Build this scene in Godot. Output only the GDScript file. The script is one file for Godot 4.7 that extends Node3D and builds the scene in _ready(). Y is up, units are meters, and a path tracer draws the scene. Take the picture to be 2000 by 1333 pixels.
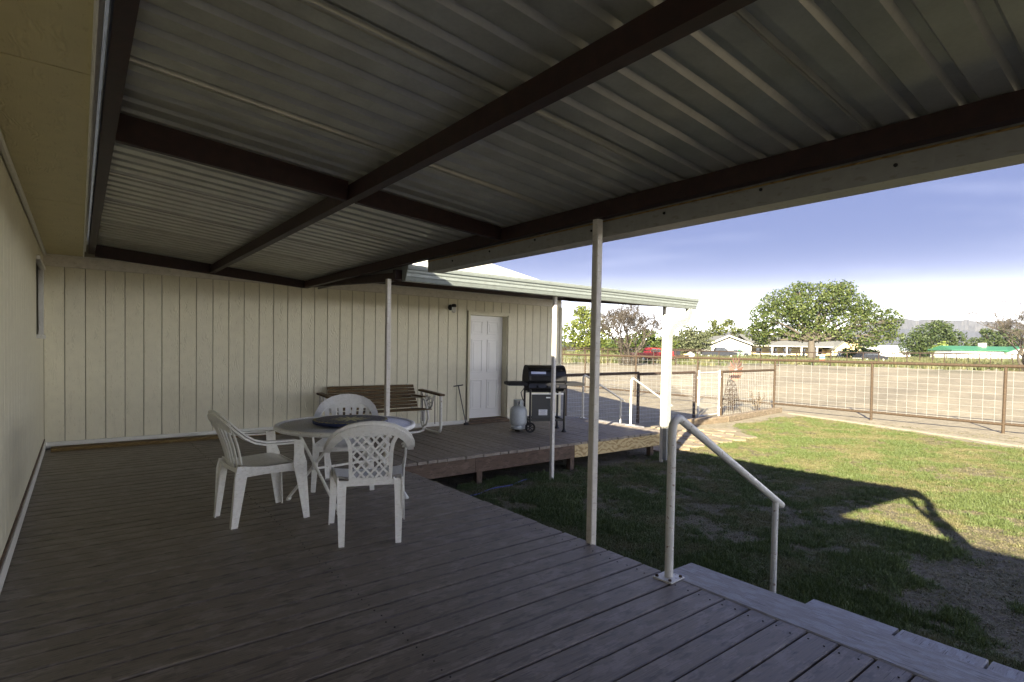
extends Node3D

# ---------------------------------------------------------------- mesh builder
class MB:
	var v := PackedVector3Array()
	var n := PackedVector3Array()
	var u := PackedVector2Array()
	var c := PackedColorArray()
	var idx := PackedInt32Array()
	var tint := Color.WHITE
	var uo := Vector2.ZERO

	func vert(p: Vector3, nn: Vector3, uv: Vector2) -> int:
		v.append(p); n.append(nn); u.append(uv + uo); c.append(tint)
		return v.size() - 1

	# corners counter-clockwise seen from outside
	func quad(a: Vector3, b: Vector3, d: Vector3, e: Vector3, ua := Vector2.ZERO, ub := Vector2(1, 0), ud := Vector2(1, 1), ue := Vector2(0, 1)) -> void:
		var nn := (b - a).cross(d - a)
		if nn.length_squared() < 1e-16:
			nn = (d - a).cross(e - a)
		nn = nn.normalized()
		var i := vert(a, nn, ua)
		vert(b, nn, ub); vert(d, nn, ud); vert(e, nn, ue)
		idx.append_array(PackedInt32Array([i, i + 2, i + 1, i, i + 3, i + 2]))

	func tri(a: Vector3, b: Vector3, d: Vector3, ua := Vector2.ZERO, ub := Vector2(1, 0), ud := Vector2(0, 1)) -> void:
		var nn := (b - a).cross(d - a).normalized()
		var i := vert(a, nn, ua)
		vert(b, nn, ub); vert(d, nn, ud)
		idx.append_array(PackedInt32Array([i, i + 2, i + 1]))

	func box(ctr: Vector3, s: Vector3, bs := Basis()) -> void:
		cbox(ctr, s, 0.0, bs)

	# prism along its longest axis with chamfered long edges
	func cbox(ctr: Vector3, s: Vector3, ch := 0.003, bs := Basis()) -> void:
		var ax := 0
		if s.y >= s.x and s.y >= s.z: ax = 1
		elif s.z >= s.x and s.z >= s.y: ax = 2
		var L := Vector3.RIGHT; var A := Vector3.UP; var B := Vector3.BACK
		if ax == 1:
			L = Vector3.UP; A = Vector3.BACK; B = Vector3.RIGHT
		elif ax == 2:
			L = Vector3.BACK; A = Vector3.RIGHT; B = Vector3.UP
		var hl := s[ax] * 0.5
		var ha := (s * A).length() * 0.5
		var hb := (s * B).length() * 0.5
		var k := minf(ch, minf(ha, hb) * 0.45)
		var pl: Array[Vector2] = []
		if k > 0.0:
			pl = [Vector2(ha, -hb + k), Vector2(ha, hb - k), Vector2(ha - k, hb), Vector2(-ha + k, hb), Vector2(-ha, hb - k), Vector2(-ha, -hb + k), Vector2(-ha + k, -hb), Vector2(ha - k, -hb)]
		else:
			pl = [Vector2(ha, -hb), Vector2(ha, hb), Vector2(-ha, hb), Vector2(-ha, -hb)]
		_extrude(pl, ctr, bs * L, bs * A, bs * B, hl)

	func _extrude(pl: Array, ctr: Vector3, L: Vector3, A: Vector3, B: Vector3, hl: float) -> void:
		var m := pl.size()
		var run := 0.0
		for i in m:
			var p: Vector2 = pl[i]; var q: Vector2 = pl[(i + 1) % m]
			var w := p.distance_to(q)
			var a := ctr + A * p.x + B * p.y
			var b := ctr + A * q.x + B * q.y
			quad(a - L * hl, b - L * hl, b + L * hl, a + L * hl, Vector2(-hl, run), Vector2(-hl, run + w), Vector2(hl, run + w), Vector2(hl, run))
			run += w
		for i in range(1, m - 1):
			var p0: Vector2 = pl[0]; var p1: Vector2 = pl[i]; var p2: Vector2 = pl[i + 1]
			var a := ctr + A * p0.x + B * p0.y
			var b := ctr + A * p1.x + B * p1.y
			var d := ctr + A * p2.x + B * p2.y
			tri(a + L * hl, b + L * hl, d + L * hl, p0, p1, p2)
			tri(a - L * hl, d - L * hl, b - L * hl, p0, p2, p1)

	# any polygon (counter-clockwise in A,B) extruded along A x B
	func prism(poly: PackedVector2Array, ctr: Vector3, A: Vector3, B: Vector3, length: float) -> void:
		var L := A.cross(B).normalized()
		var h := length * 0.5
		var m := poly.size()
		var run := 0.0
		for i in m:
			var p := poly[i]; var q := poly[(i + 1) % m]
			var w := p.distance_to(q)
			var a := ctr + A * p.x + B * p.y
			var b := ctr + A * q.x + B * q.y
			quad(a - L * h, b - L * h, b + L * h, a + L * h, Vector2(-h, run), Vector2(-h, run + w), Vector2(h, run + w), Vector2(h, run))
			run += w
		var t := Geometry2D.triangulate_polygon(poly)
		for i in range(0, t.size(), 3):
			var p0 := poly[t[i]]; var p1 := poly[t[i + 1]]; var p2 := poly[t[i + 2]]
			if (p1 - p0).cross(p2 - p0) < 0.0:
				var sw := p1; p1 = p2; p2 = sw
			var a := ctr + A * p0.x + B * p0.y
			var b := ctr + A * p1.x + B * p1.y
			var d := ctr + A * p2.x + B * p2.y
			tri(a + L * h, b + L * h, d + L * h, p0, p1, p2)
			tri(a - L * h, d - L * h, b - L * h, p0, p2, p1)

	func tube(pts: Array, r0: float, r1 := -1.0, sides := 8, caps := true) -> void:
		if r1 < 0.0: r1 = r0
		var m := pts.size()
		var prev := Vector3.ZERO
		var base := v.size()
		var run := 0.0
		for i in m:
			var p: Vector3 = pts[i]
			var t := Vector3.ZERO
			if i > 0: t += (p - (pts[i - 1] as Vector3)).normalized()
			if i < m - 1: t += ((pts[i + 1] as Vector3) - p).normalized()
			t = t.normalized()
			var s := prev
			if s == Vector3.ZERO:
				s = t.cross(Vector3.UP if absf(t.y) < 0.9 else Vector3.RIGHT)
			s = (s - t * s.dot(t)).normalized()
			prev = s
			var w := t.cross(s)
			var r := lerpf(r0, r1, float(i) / maxf(1.0, m - 1))
			if i > 0: run += p.distance_to(pts[i - 1])
			for k in sides + 1:
				var a := TAU * k / sides
				var d := s * cos(a) + w * sin(a)
				vert(p + d * r, d, Vector2(run, float(k) / sides * TAU * r0))
		for i in m - 1:
			for k in sides:
				var a := base + i * (sides + 1) + k
				var b := a + 1
				var d := a + sides + 1
				var e := d + 1
				idx.append_array(PackedInt32Array([a, d, b, b, d, e]))
		if caps:
			for q in 2:
				var i := 0 if q == 0 else m - 1
				var p: Vector3 = pts[i]
				var o: Vector3 = pts[1] if q == 0 else pts[m - 2]
				var nn := (p - o).normalized()
				var ci := vert(p, nn, Vector2.ZERO)
				var rb := base + i * (sides + 1)
				var st := v.size()
				for k in sides + 1:
					vert(v[rb + k], nn, Vector2.ZERO)
				for k in sides:
					if q == 0: idx.append_array(PackedInt32Array([ci, st + k, st + k + 1]))
					else: idx.append_array(PackedInt32Array([ci, st + k + 1, st + k]))

	func lathe(prof: Array, ctr: Vector3, sides := 24, bs := Basis()) -> void:
		var sw := 0.0
		for i in prof.size() - 1:
			var p0: Vector2 = prof[i]; var p1: Vector2 = prof[i + 1]
			sw += (p0.x * p0.x + p1.x * p1.x) * (p1.y - p0.y)
		if sw < 0.0:
			prof = prof.duplicate()
			prof.reverse()
		var base := v.size()
		var m := prof.size()
		for i in m:
			var p: Vector2 = prof[i]
			var t := Vector2.ZERO
			if i > 0: t += (p - (prof[i - 1] as Vector2)).normalized()
			if i < m - 1: t += ((prof[i + 1] as Vector2) - p).normalized()
			var nr := Vector2(t.y, -t.x).normalized()
			for k in sides + 1:
				var a := TAU * k / sides
				var d := Vector3(cos(a), 0, sin(a))
				vert(ctr + bs * (d * p.x + Vector3.UP * p.y), (bs * (d * nr.x + Vector3.UP * nr.y)).normalized(), Vector2(d.x * p.x, d.z * p.x))
		for i in m - 1:
			for k in sides:
				var a := base + i * (sides + 1) + k
				idx.append_array(PackedInt32Array([a, a + 1, a + sides + 1, a + 1, a + sides + 2, a + sides + 1]))

	# flat strip swept along pts; nrm = face normal at each point
	func ribbon(pts: Array, nrm: Array, w: Array, th: float) -> void:
		var m := pts.size()
		var ring := []
		for i in m:
			var p: Vector3 = pts[i]
			var t := Vector3.ZERO
			if i > 0: t += (p - (pts[i - 1] as Vector3)).normalized()
			if i < m - 1: t += ((pts[i + 1] as Vector3) - p).normalized()
			t = t.normalized()
			var nn: Vector3 = nrm[i]
			nn = (nn - t * nn.dot(t)).normalized()
			var s := nn.cross(t).normalized()
			var hw: float = w[i] * 0.5
			ring.append([p - s * hw - nn * th * 0.5, p + s * hw - nn * th * 0.5, p + s * hw + nn * th * 0.5, p - s * hw + nn * th * 0.5])
		for i in m - 1:
			for k in 4:
				var k2 := (k + 1) % 4
				quad(ring[i][k], ring[i][k2], ring[i + 1][k2], ring[i + 1][k])
		quad(ring[0][3], ring[0][2], ring[0][1], ring[0][0])
		quad(ring[m - 1][0], ring[m - 1][1], ring[m - 1][2], ring[m - 1][3])

	func mesh() -> ArrayMesh:
		var arr := []
		arr.resize(Mesh.ARRAY_MAX)
		arr[Mesh.ARRAY_VERTEX] = v
		arr[Mesh.ARRAY_NORMAL] = n
		arr[Mesh.ARRAY_TEX_UV] = u
		arr[Mesh.ARRAY_COLOR] = c
		arr[Mesh.ARRAY_INDEX] = idx
		var am := ArrayMesh.new()
		am.add_surface_from_arrays(Mesh.PRIMITIVE_TRIANGLES, arr)
		return am

# ---------------------------------------------------------------- scene helpers
var M := {}
var names := {}
var rng := RandomNumberGenerator.new()

func numbered(called: String) -> String:
	var k: int = names.get(called, 0)
	names[called] = k + 1
	return called if k == 0 else "%s_%03d" % [called, k]

func thing(called: String, label: String, category: String, at := Vector3.ZERO, turn := 0.0, group := "") -> Node3D:
	var o := Node3D.new()
	o.name = numbered(called)
	add_child(o)
	o.position = at
	o.rotation.y = turn
	tag(o, label, category, group)
	return o

func tag(o: Node, label: String, category: String, group := "", kind := "") -> void:
	if label != "": o.set_meta("label", label)
	if category != "": o.set_meta("category", category)
	if group != "": o.set_meta("group", group)
	if kind != "": o.set_meta("kind", kind)

func part(called: String, b, m: Material, parent: Node = self) -> MeshInstance3D:
	var o := MeshInstance3D.new()
	o.mesh = b.mesh() if b is MB else b
	o.material_override = m
	o.name = numbered(called) if parent == self else called
	parent.add_child(o, true)
	return o

func pbox(called: String, ctr: Vector3, s: Vector3, m: Material, parent: Node, ch := 0.003, bs := Basis(), tint := Color.WHITE) -> MeshInstance3D:
	var b := MB.new()
	b.tint = tint
	b.uo = Vector2(rng.randf() * 7.0, rng.randf() * 7.0)
	b.cbox(ctr, s, ch, bs)
	return part(called, b, m, parent)

func ptube(called: String, pts: Array, r: float, m: Material, parent: Node, r1 := -1.0, sides := 10) -> MeshInstance3D:
	var b := MB.new()
	b.uo = Vector2(rng.randf() * 7.0, rng.randf() * 7.0)
	b.tube(pts, r, r1, sides)
	return part(called, b, m, parent)

func lin(r: int, g: int, b: int) -> Color:
	return Color8(r, g, b).srgb_to_linear()

func noise(sd: int, freq: float, oct := 4) -> FastNoiseLite:
	var f := FastNoiseLite.new()
	f.seed = sd
	f.frequency = freq
	f.noise_type = FastNoiseLite.TYPE_SIMPLEX_SMOOTH
	f.fractal_octaves = oct
	return f

func tex(w: int, h: int, fn: Callable, mip := true) -> ImageTexture:
	var data := PackedByteArray()
	data.resize(w * h * 3)
	var k := 0
	for y in h:
		for x in w:
			var col: Color = fn.call(x, y)
			data[k] = clampi(int(col.r * 255.0), 0, 255)
			data[k + 1] = clampi(int(col.g * 255.0), 0, 255)
			data[k + 2] = clampi(int(col.b * 255.0), 0, 255)
			k += 3
	var im := Image.create_from_data(w, h, false, Image.FORMAT_RGB8, data)
	if mip: im.generate_mipmaps()
	return ImageTexture.create_from_image(im)

func normal_tex(w: int, h: int, fn: Callable, strength: float) -> ImageTexture:
	var t := tex(w, h, fn, false)
	var im := t.get_image()
	im.convert(Image.FORMAT_RGBA8)
	im.bump_map_to_normal_map(strength)
	im.generate_mipmaps()
	return ImageTexture.create_from_image(im)

func mat(col: Color, rough := 0.7, metal := 0.0, albedo: Texture2D = null, scale := Vector3.ONE, tri := false) -> StandardMaterial3D:
	var m := StandardMaterial3D.new()
	m.albedo_color = col
	m.roughness = rough
	m.metallic = metal
	m.vertex_color_use_as_albedo = true
	if albedo != null:
		m.albedo_texture = albedo
		m.uv1_scale = scale
		if tri:
			m.uv1_triplanar = true
			m.uv1_world_triplanar = true
	return m

func sgn(x: float) -> float:
	return 1.0 if x > 0.0 else -1.0

func smooth(a: float, b: float, x: float) -> float:
	return smoothstep(a, b, x)

func depth_at(x: float, z: float) -> float:
	return (x - 0.34) * 0.616 - (z - 8.76) * 0.788

func ground_y(x: float, z: float) -> float:
	var d := depth_at(x, z)
	return -0.55 + 0.07 * smoothstep(4.0, 7.5, z) * smoothstep(16.0, 9.0, x) + clampf((d - 40.0) * 0.02, 0.0, 1.0)

# ---------------------------------------------------------------- materials
func make_materials() -> void:
	var f1 := noise(11, 1.0, 3)
	var f2 := noise(12, 1.0, 4)
	var f3 := noise(13, 1.0, 3)
	# weathered stained deck boards: grain along u, worn and scuffed patches with their own outline
	var deck_fn := func(x: int, y: int) -> Color:
		var g := f1.get_noise_2d(x * 0.004, y * 0.22) * 0.5 + f2.get_noise_2d(x * 0.014, y * 0.9) * 0.35
		var worn := smoothstep(0.02, 0.38, f2.get_noise_2d(x * 0.009 + 50.0, y * 0.016) + 0.35 * f3.get_noise_2d(x * 0.05, y * 0.12))
		var dark := smoothstep(0.22, 0.5, f3.get_noise_2d(x * 0.011 + 90.0, y * 0.03 + 7.0))
		var speck := 1.0 if f3.get_noise_2d(x * 0.31, y * 0.33) > 0.62 else 0.0
		var crack := smoothstep(0.52, 0.62, f1.get_noise_2d(x * 0.006 + 31.0, y * 0.33 + 11.0))
		var c := Color(0.50, 0.47, 0.445) * (1.0 + 0.17 * g)
		c = c.lerp(Color(0.66, 0.63, 0.63) * (1.0 + 0.16 * g), worn * 0.42)
		c = c.lerp(Color(0.30, 0.28, 0.265), dark * 0.4)
		c = c.lerp(Color(0.72, 0.70, 0.68), speck * 0.35)
		return c.lerp(Color(0.14, 0.12, 0.11), crack * 0.8)
	var deck_t := tex(1024, 512, deck_fn)
	var deck_n := normal_tex(1024, 512, func(x: int, y: int) -> Color:
		var h := 0.5 + 0.22 * f1.get_noise_2d(x * 0.004, y * 0.30) + 0.16 * f2.get_noise_2d(x * 0.014, y * 0.9) - 0.3 * smoothstep(0.52, 0.62, f1.get_noise_2d(x * 0.006 + 31.0, y * 0.33 + 11.0))
		return Color(h, h, h), 3.0)
	var wood := func(col: Color, rough: float) -> StandardMaterial3D:
		var m := mat(col, rough, 0.0, deck_t, Vector3(1 / 2.0, 1 / 1.0, 1))
		m.normal_enabled = true
		m.normal_texture = deck_n
		m.normal_scale = 0.5
		return m
	M.deck = wood.call(Color8(236, 231, 219), 0.45)
	M.deck_grey = mat(Color8(246, 246, 246), 0.6, 0.0, tex(1024, 256, func(x: int, y: int) -> Color:
		var g := f1.get_noise_2d(x * 0.012, y * 0.22) * 0.5 + f2.get_noise_2d(x * 0.04, y * 0.9) * 0.35
		var worn := smoothstep(-0.1, 0.3, f2.get_noise_2d(x * 0.012 + 20.0, y * 0.03) + 0.3 * f3.get_noise_2d(x * 0.05, y * 0.12))
		var crack := smoothstep(0.50, 0.60, f1.get_noise_2d(x * 0.006 + 71.0, y * 0.30 + 11.0))
		return (Color(0.59, 0.575, 0.56) * (1.0 + 0.2 * g)).lerp(Color(0.66, 0.66, 0.665) * (1.0 + 0.15 * g), worn * 0.7).lerp(Color(0.2, 0.18, 0.17), crack * 0.8)), Vector3(0.5, 2.0, 1))
	M.deck_grey.normal_enabled = true
	M.deck_grey.normal_texture = deck_n
	M.deck_grey.normal_scale = 0.8
	M.deck_old = M.deck_grey.duplicate()
	M.deck_old.albedo_color = Color8(238, 226, 208)
	M.rim = wood.call(Color8(196, 172, 148), 0.75)
	M.slat = wood.call(Color8(190, 162, 106), 0.65)
	M.sleeper = wood.call(Color8(250, 240, 214), 0.85)
	# pine with growth rings
	var pine_t := tex(1024, 256, func(x: int, y: int) -> Color:
		var w := y * 0.085 + 3.2 * f2.get_noise_2d(x * 0.0045, y * 0.006) + 0.4 * f1.get_noise_2d(x * 0.02, y * 0.05)
		var r := pow(0.5 + 0.5 * sin(w * TAU * 0.55), 2.2)
		var c := Color(0.86, 0.79, 0.62).lerp(Color(0.62, 0.50, 0.32), r * 0.75)
		return c * (1.0 + 0.08 * f3.get_noise_2d(x * 0.03, y * 0.6)))
	M.pine = mat(Color8(236, 230, 214), 0.7, 0.0, pine_t, Vector3(1 / 2.4, 1 / 0.8, 1))
	M.pine_dull = mat(Color8(190, 172, 128), 0.75, 0.0, pine_t, Vector3(1 / 1.3, 1 / 0.42, 1))
	# painted plywood siding, wood grain pressed into it
	var grain := func(x: int, y: int) -> float:
		var msk := smoothstep(0.05, 0.4, f2.get_noise_2d(x * 0.0035 + 17.0, y * 0.018 + 3.0))
		var w := y * 0.16 + 5.0 * f1.get_noise_2d(x * 0.0065, y * 0.012)
		var ring := sin(w * TAU * 0.4)
		return 0.5 + 0.28 * ring * msk + 0.10 * f3.get_noise_2d(x * 0.015, y * 0.5)
	var sid_n := normal_tex(1024, 256, func(x: int, y: int) -> Color:
		var h: float = grain.call(x, y)
		return Color(h, h, h), 4.0)
	var sid_t := tex(1024, 256, func(x: int, y: int) -> Color:
		var h: float = grain.call(x, y)
		var st := smoothstep(0.42, 0.6, f3.get_noise_2d(x * 0.02 + 5.0, y * 0.06))
		var k := 0.955 + 0.06 * (h - 0.5) + 0.025 * f2.get_noise_2d(x * 0.01, y * 0.01)
		return Color(k, k, k).lerp(Color(0.74, 0.70, 0.62), st * 0.22))
	var siding := func(col: Color, rough: float, ns: float) -> StandardMaterial3D:
		var m := mat(col, rough, 0.0, sid_t, Vector3(1 / 1.9, 1 / 0.45, 1))
		m.normal_enabled = true
		m.normal_texture = sid_n
		m.normal_scale = ns
		return m
	M.siding = siding.call(Color8(234, 228, 202), 0.55, 0.5)
	M.trim = siding.call(Color8(234, 232, 222), 0.55, 0.4)
	M.soffit = siding.call(Color8(220, 208, 160), 0.6, 0.8)
	M.groove = mat(Color8(168, 160, 138), 0.8)
	# grimy white paint with rust where a zoom shows it
	var chip_t := tex(512, 512, func(x: int, y: int) -> Color:
		var k := 0.95 + 0.05 * f2.get_noise_2d(x * 0.03, y * 0.03)
		var ru := smoothstep(0.5, 0.58, f1.get_noise_2d(x * 0.035 + 9.0, y * 0.035))
		return Color(k, k, k * 0.985).lerp(Color(0.45, 0.26, 0.12), ru * 0.8))
	var plain_t := tex(512, 512, func(x: int, y: int) -> Color:
		var k := 0.95 + 0.05 * f2.get_noise_2d(x * 0.02, y * 0.02)
		var d := smoothstep(0.3, 0.6, f1.get_noise_2d(x * 0.02 + 40.0, y * 0.05))
		return Color(k, k, k).lerp(Color(0.72, 0.67, 0.58), d * 0.3))
	M.post = mat(Color8(226, 220, 206), 0.5, 0.0, plain_t, Vector3(1, 1, 1), true)
	M.pipe = mat(Color8(228, 226, 220), 0.4, 0.0, chip_t, Vector3(1.3, 1.3, 1.3), true)
	M.table = mat(Color8(250, 249, 245), 0.45, 0.0, chip_t, Vector3(1.9, 1.9, 1.9), true)
	M.plastic = mat(Color8(253, 252, 246), 0.36, 0.0, plain_t, Vector3(2.6, 2.6, 2.6), true)
	M.plastic.subsurf_scatter_enabled = false
	M.white = mat(Color8(238, 238, 234), 0.45, 0.0, plain_t, Vector3(1, 1, 1), true)
	M.door = mat(Color8(240, 240, 240), 0.35)
	M.downspout = mat(Color8(166, 166, 158), 0.4, 0.0, plain_t, Vector3(1, 1, 1), true)
	M.gutter = mat(Color8(158, 166, 160), 0.38, 0.1, plain_t, Vector3(1, 1, 1), true)
	M.gutter2 = mat(Color8(158, 157, 150), 0.5, 0.0, plain_t, Vector3(1, 1, 1), true)
	# roofing
	var sheet_t := tex(512, 512, func(x: int, y: int) -> Color:
		var k := 0.93 + 0.07 * f2.get_noise_2d(x * 0.012, y * 0.012) + 0.03 * f1.get_noise_2d(x * 0.11, y * 0.11)
		return Color(k, k, k * 0.985))
	M.sheet = mat(Color8(200, 200, 190), 0.34, 0.5, sheet_t, Vector3(0.7, 0.7, 0.7), true)
	M.white_roof = mat(Color8(214, 214, 208), 0.45, 0.1, sheet_t, Vector3(0.7, 0.7, 0.7), true)
	var steel_t := tex(256, 256, func(x: int, y: int) -> Color:
		var k := 0.9 + 0.22 * f2.get_noise_2d(x * 0.03, y * 0.03) + 0.1 * f1.get_noise_2d(x * 0.2, y * 0.2)
		return Color(k, k, k))
	M.steel = mat(Color8(52, 28, 25), 0.55, 0.0, steel_t, Vector3(1.5, 1.5, 1.5), true)
	M.rusty_pipe = mat(Color8(80, 64, 46), 0.75, 0.0, steel_t, Vector3(2, 2, 2), true)
	M.dark_rust = mat(Color8(74, 58, 46), 0.8, 0.0, steel_t, Vector3(3, 3, 3), true)
	M.galv = mat(Color8(214, 214, 208), 0.4, 0.3)
	M.black = mat(Color8(24, 24, 26), 0.35)
	M.black_matt = mat(Color8(30, 30, 32), 0.75)
	M.grill_panel = mat(Color8(22, 24, 32), 0.4)
	M.chrome = mat(Color8(225, 225, 228), 0.3, 0.7)
	M.paper = mat(Color8(225, 226, 228), 0.6)
	M.tank = mat(Color8(206, 212, 212), 0.42, 0.0, plain_t, Vector3(2, 2, 2), true)
	M.glass = mat(Color(0.06, 0.07, 0.07, 0.55), 0.04)
	M.glass.transparency = BaseMaterial3D.TRANSPARENCY_ALPHA
	M.jar = mat(Color(0.9, 0.9, 0.86, 0.45), 0.05)
	M.jar.transparency = BaseMaterial3D.TRANSPARENCY_ALPHA
	M.pane_matte = mat(Color8(40, 42, 42), 1.0)  # matte dark stand-in for window glass, with reflections left out
	M.pane_matte.metallic_specular = 0.0
	M.dark = mat(Color8(40, 38, 35), 0.9)
	M.hose = mat(Color8(84, 96, 150), 0.5)
	# expanded-metal table top
	M.mesh_top = mat(Color8(232, 233, 236), 0.5, 0.0, tex(256, 256, func(x: int, y: int) -> Color:
		var a := absf(fposmod(x * 1.0 + y * 2.0, 16.0) - 8.0)
		var b := absf(fposmod(x * 1.0 - y * 2.0, 16.0) - 8.0)
		return Color(0.97, 0.97, 0.97) if minf(a, b) < 3.6 else Color(0.66, 0.67, 0.70)), Vector3(6, 6, 6))
	# lazy susan: navy board with a worn straw-yellow sunburst
	M.susan = mat(Color.WHITE, 0.5, 0.0, tex(512, 512, func(x: int, y: int) -> Color:
		var p := Vector2(x - 256, y - 256) / 256.0
		var a := p.angle()
		var r := p.length()
		var wob := 0.12 * f2.get_noise_2d(x * 0.02, y * 0.02)
		var ray := 0.36 + 0.16 * sin(a * 12.0) + wob
		var nz := f1.get_noise_2d(x * 0.05, y * 0.05)
		var fleck := smoothstep(0.05, 0.35, nz + 0.25 * f3.get_noise_2d(x * 0.14, y * 0.14))
		var navy := Color(0.24, 0.25, 0.32)
		var straw := Color(0.86, 0.83, 0.58)
		var c := navy.lerp(Color(0.62, 0.60, 0.54), fleck * 0.65)
		c = c.lerp(straw.lerp(navy, fleck * 0.35), smoothstep(0.04, -0.04, r - ray))
		if r > 0.93: c = c.lerp(Color(0.70, 0.66, 0.34), smoothstep(-0.2, 0.2, nz + 0.1))
		return c), Vector3(1, 1, 1))
	M.susan_edge = mat(Color8(28, 40, 84), 0.45)
	# ground and plants
	var g1 := noise(31, 0.010, 5)
	var g2 := noise(32, 0.06, 4)
	g1.fractal_gain = 0.6
	var soil_t := ImageTexture.create_from_image(soil_image(g1, g2))
	M.ground = mat(Color.WHITE, 0.95, 0.0, soil_t, Vector3(0.22, 0.22, 0.22), true)
	M.stone = mat(Color8(190, 176, 150), 0.9, 0.0, soil_t, Vector3(0.8, 0.8, 0.8), true)
	M.concrete = mat(Color8(186, 176, 154), 0.9, 0.0, soil_t, Vector3(0.6, 0.6, 0.6), true)
	M.grass = mat(Color.WHITE, 0.6)
	M.grass.cull_mode = BaseMaterial3D.CULL_DISABLED
	M.grass.backlight_enabled = true
	M.grass.backlight = Color(0.25, 0.3, 0.1)
	M.leaf = mat(Color.WHITE, 0.6)
	M.leaf.cull_mode = BaseMaterial3D.CULL_DISABLED
	M.leaf.backlight_enabled = true
	M.leaf.backlight = Color(0.3, 0.34, 0.12)
	M.bark = mat(Color8(90, 82, 72), 0.9, 0.0, steel_t, Vector3(1, 1, 1), true)
	M.pale_bark = mat(Color8(104, 96, 84), 0.9, 0.0, steel_t, Vector3(1, 1, 1), true)
	M.rock = mat(Color.WHITE, 0.95, 0.0, soil_t, Vector3(0.004, 0.004, 0.004), true)
	M.shingle = mat(Color8(128, 128, 122), 0.85, 0.0, steel_t, Vector3(0.4, 0.4, 0.4), true)
	M.stucco = mat(Color8(240, 238, 230), 0.8, 0.0, plain_t, Vector3(0.2, 0.2, 0.2), true)
	M.cream_wall = mat(Color8(226, 208, 160), 0.8, 0.0, plain_t, Vector3(0.2, 0.2, 0.2), true)
	M.green_roof = mat(Color8(64, 120, 88), 0.5)
	M.blue_roof = mat(Color8(188, 196, 206), 0.5)
	M.red_paint = mat(Color8(150, 40, 36), 0.35)
	M.dark_paint = mat(Color8(40, 42, 48), 0.3)
	M.silver_paint = mat(Color8(190, 192, 192), 0.35, 0.3)
	M.tyre = mat(Color8(26, 26, 26), 0.85)
	M.window = mat(Color8(32, 38, 44), 0.08)
	M.green_plastic = mat(Color8(40, 140, 84), 0.5)
	M.terracotta = mat(Color8(176, 132, 112), 0.7, 0.0, steel_t, Vector3(4, 4, 4), true)

func soil_image(a: FastNoiseLite, b: FastNoiseLite) -> Image:
	var ia := a.get_seamless_image(1024, 1024)
	var ib := b.get_seamless_image(1024, 1024)
	var da := ia.get_data()
	var db := ib.get_data()
	var out := PackedByteArray()
	out.resize(1024 * 1024 * 3)
	for i in 1024 * 1024:
		var k := 0.70 + 0.22 * (da[i] / 255.0) + 0.20 * (db[i] / 255.0 - 0.5)
		var kk := clampi(int(k * 255.0), 0, 255)
		out[i * 3] = kk
		out[i * 3 + 1] = clampi(kk - 2, 0, 255)
		out[i * 3 + 2] = clampi(kk - 6, 0, 255)
	var im := Image.create_from_data(1024, 1024, false, Image.FORMAT_RGB8, out)
	im.generate_mipmaps()
	return im

# ---------------------------------------------------------------- lawn outline
var lawn_n := FastNoiseLite.new()

func lawn_mask(x: float, z: float) -> float:
	var zl := 2.35
	if x > 9.0: zl = lerpf(2.35, 2.15, smoothstep(9.0, 12.0, x))
	if x > 12.0: zl = lerpf(2.15, 1.0, smoothstep(12.0, 14.0, x))
	var e := minf(z - zl, (17.5 - 0.36 * (z - 0.95)) - x)
	e += 0.35 * lawn_n.get_noise_2d(x * 9.0, z * 9.0)
	return smoothstep(-0.05, 0.35, e)

func grass_cover(x: float, z: float) -> float:
	var m := lawn_mask(x, z)
	if m <= 0.0: return 0.0
	var n := 0.55 * lawn_n.get_noise_2d(x * 7.0 + 90.0, z * 7.0) + 0.8 * lawn_n.get_noise_2d(x * 22.0, z * 22.0 + 40.0) + 0.5 * lawn_n.get_noise_2d(x * 60.0, z * 60.0 + 10.0)
	var bare := 0.22
	bare -= 0.50 * smoothstep(1.3, 0.2, absf(z - 8.0)) * smoothstep(4.2, 5.0, x) * smoothstep(8.0, 6.2, x)
	bare -= 0.30 * smoothstep(1.2, 0.3, Vector2(x - 7.9, z - 6.5).length())
	bare -= 0.22 * smoothstep(0.8, 0.2, absf(x - 6.3 - 0.25 * (z - 5.0))) * smoothstep(3.0, 4.0, z)
	bare -= 0.5 * smoothstep(3.5, 2.9, z) * smoothstep(9.6, 8.6, x)
	bare += 0.45 * smoothstep(5.4, 4.2, x) * smoothstep(3.4, 4.4, z)
	return m * smoothstep(-0.32, 0.22, n + bare)

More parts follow.
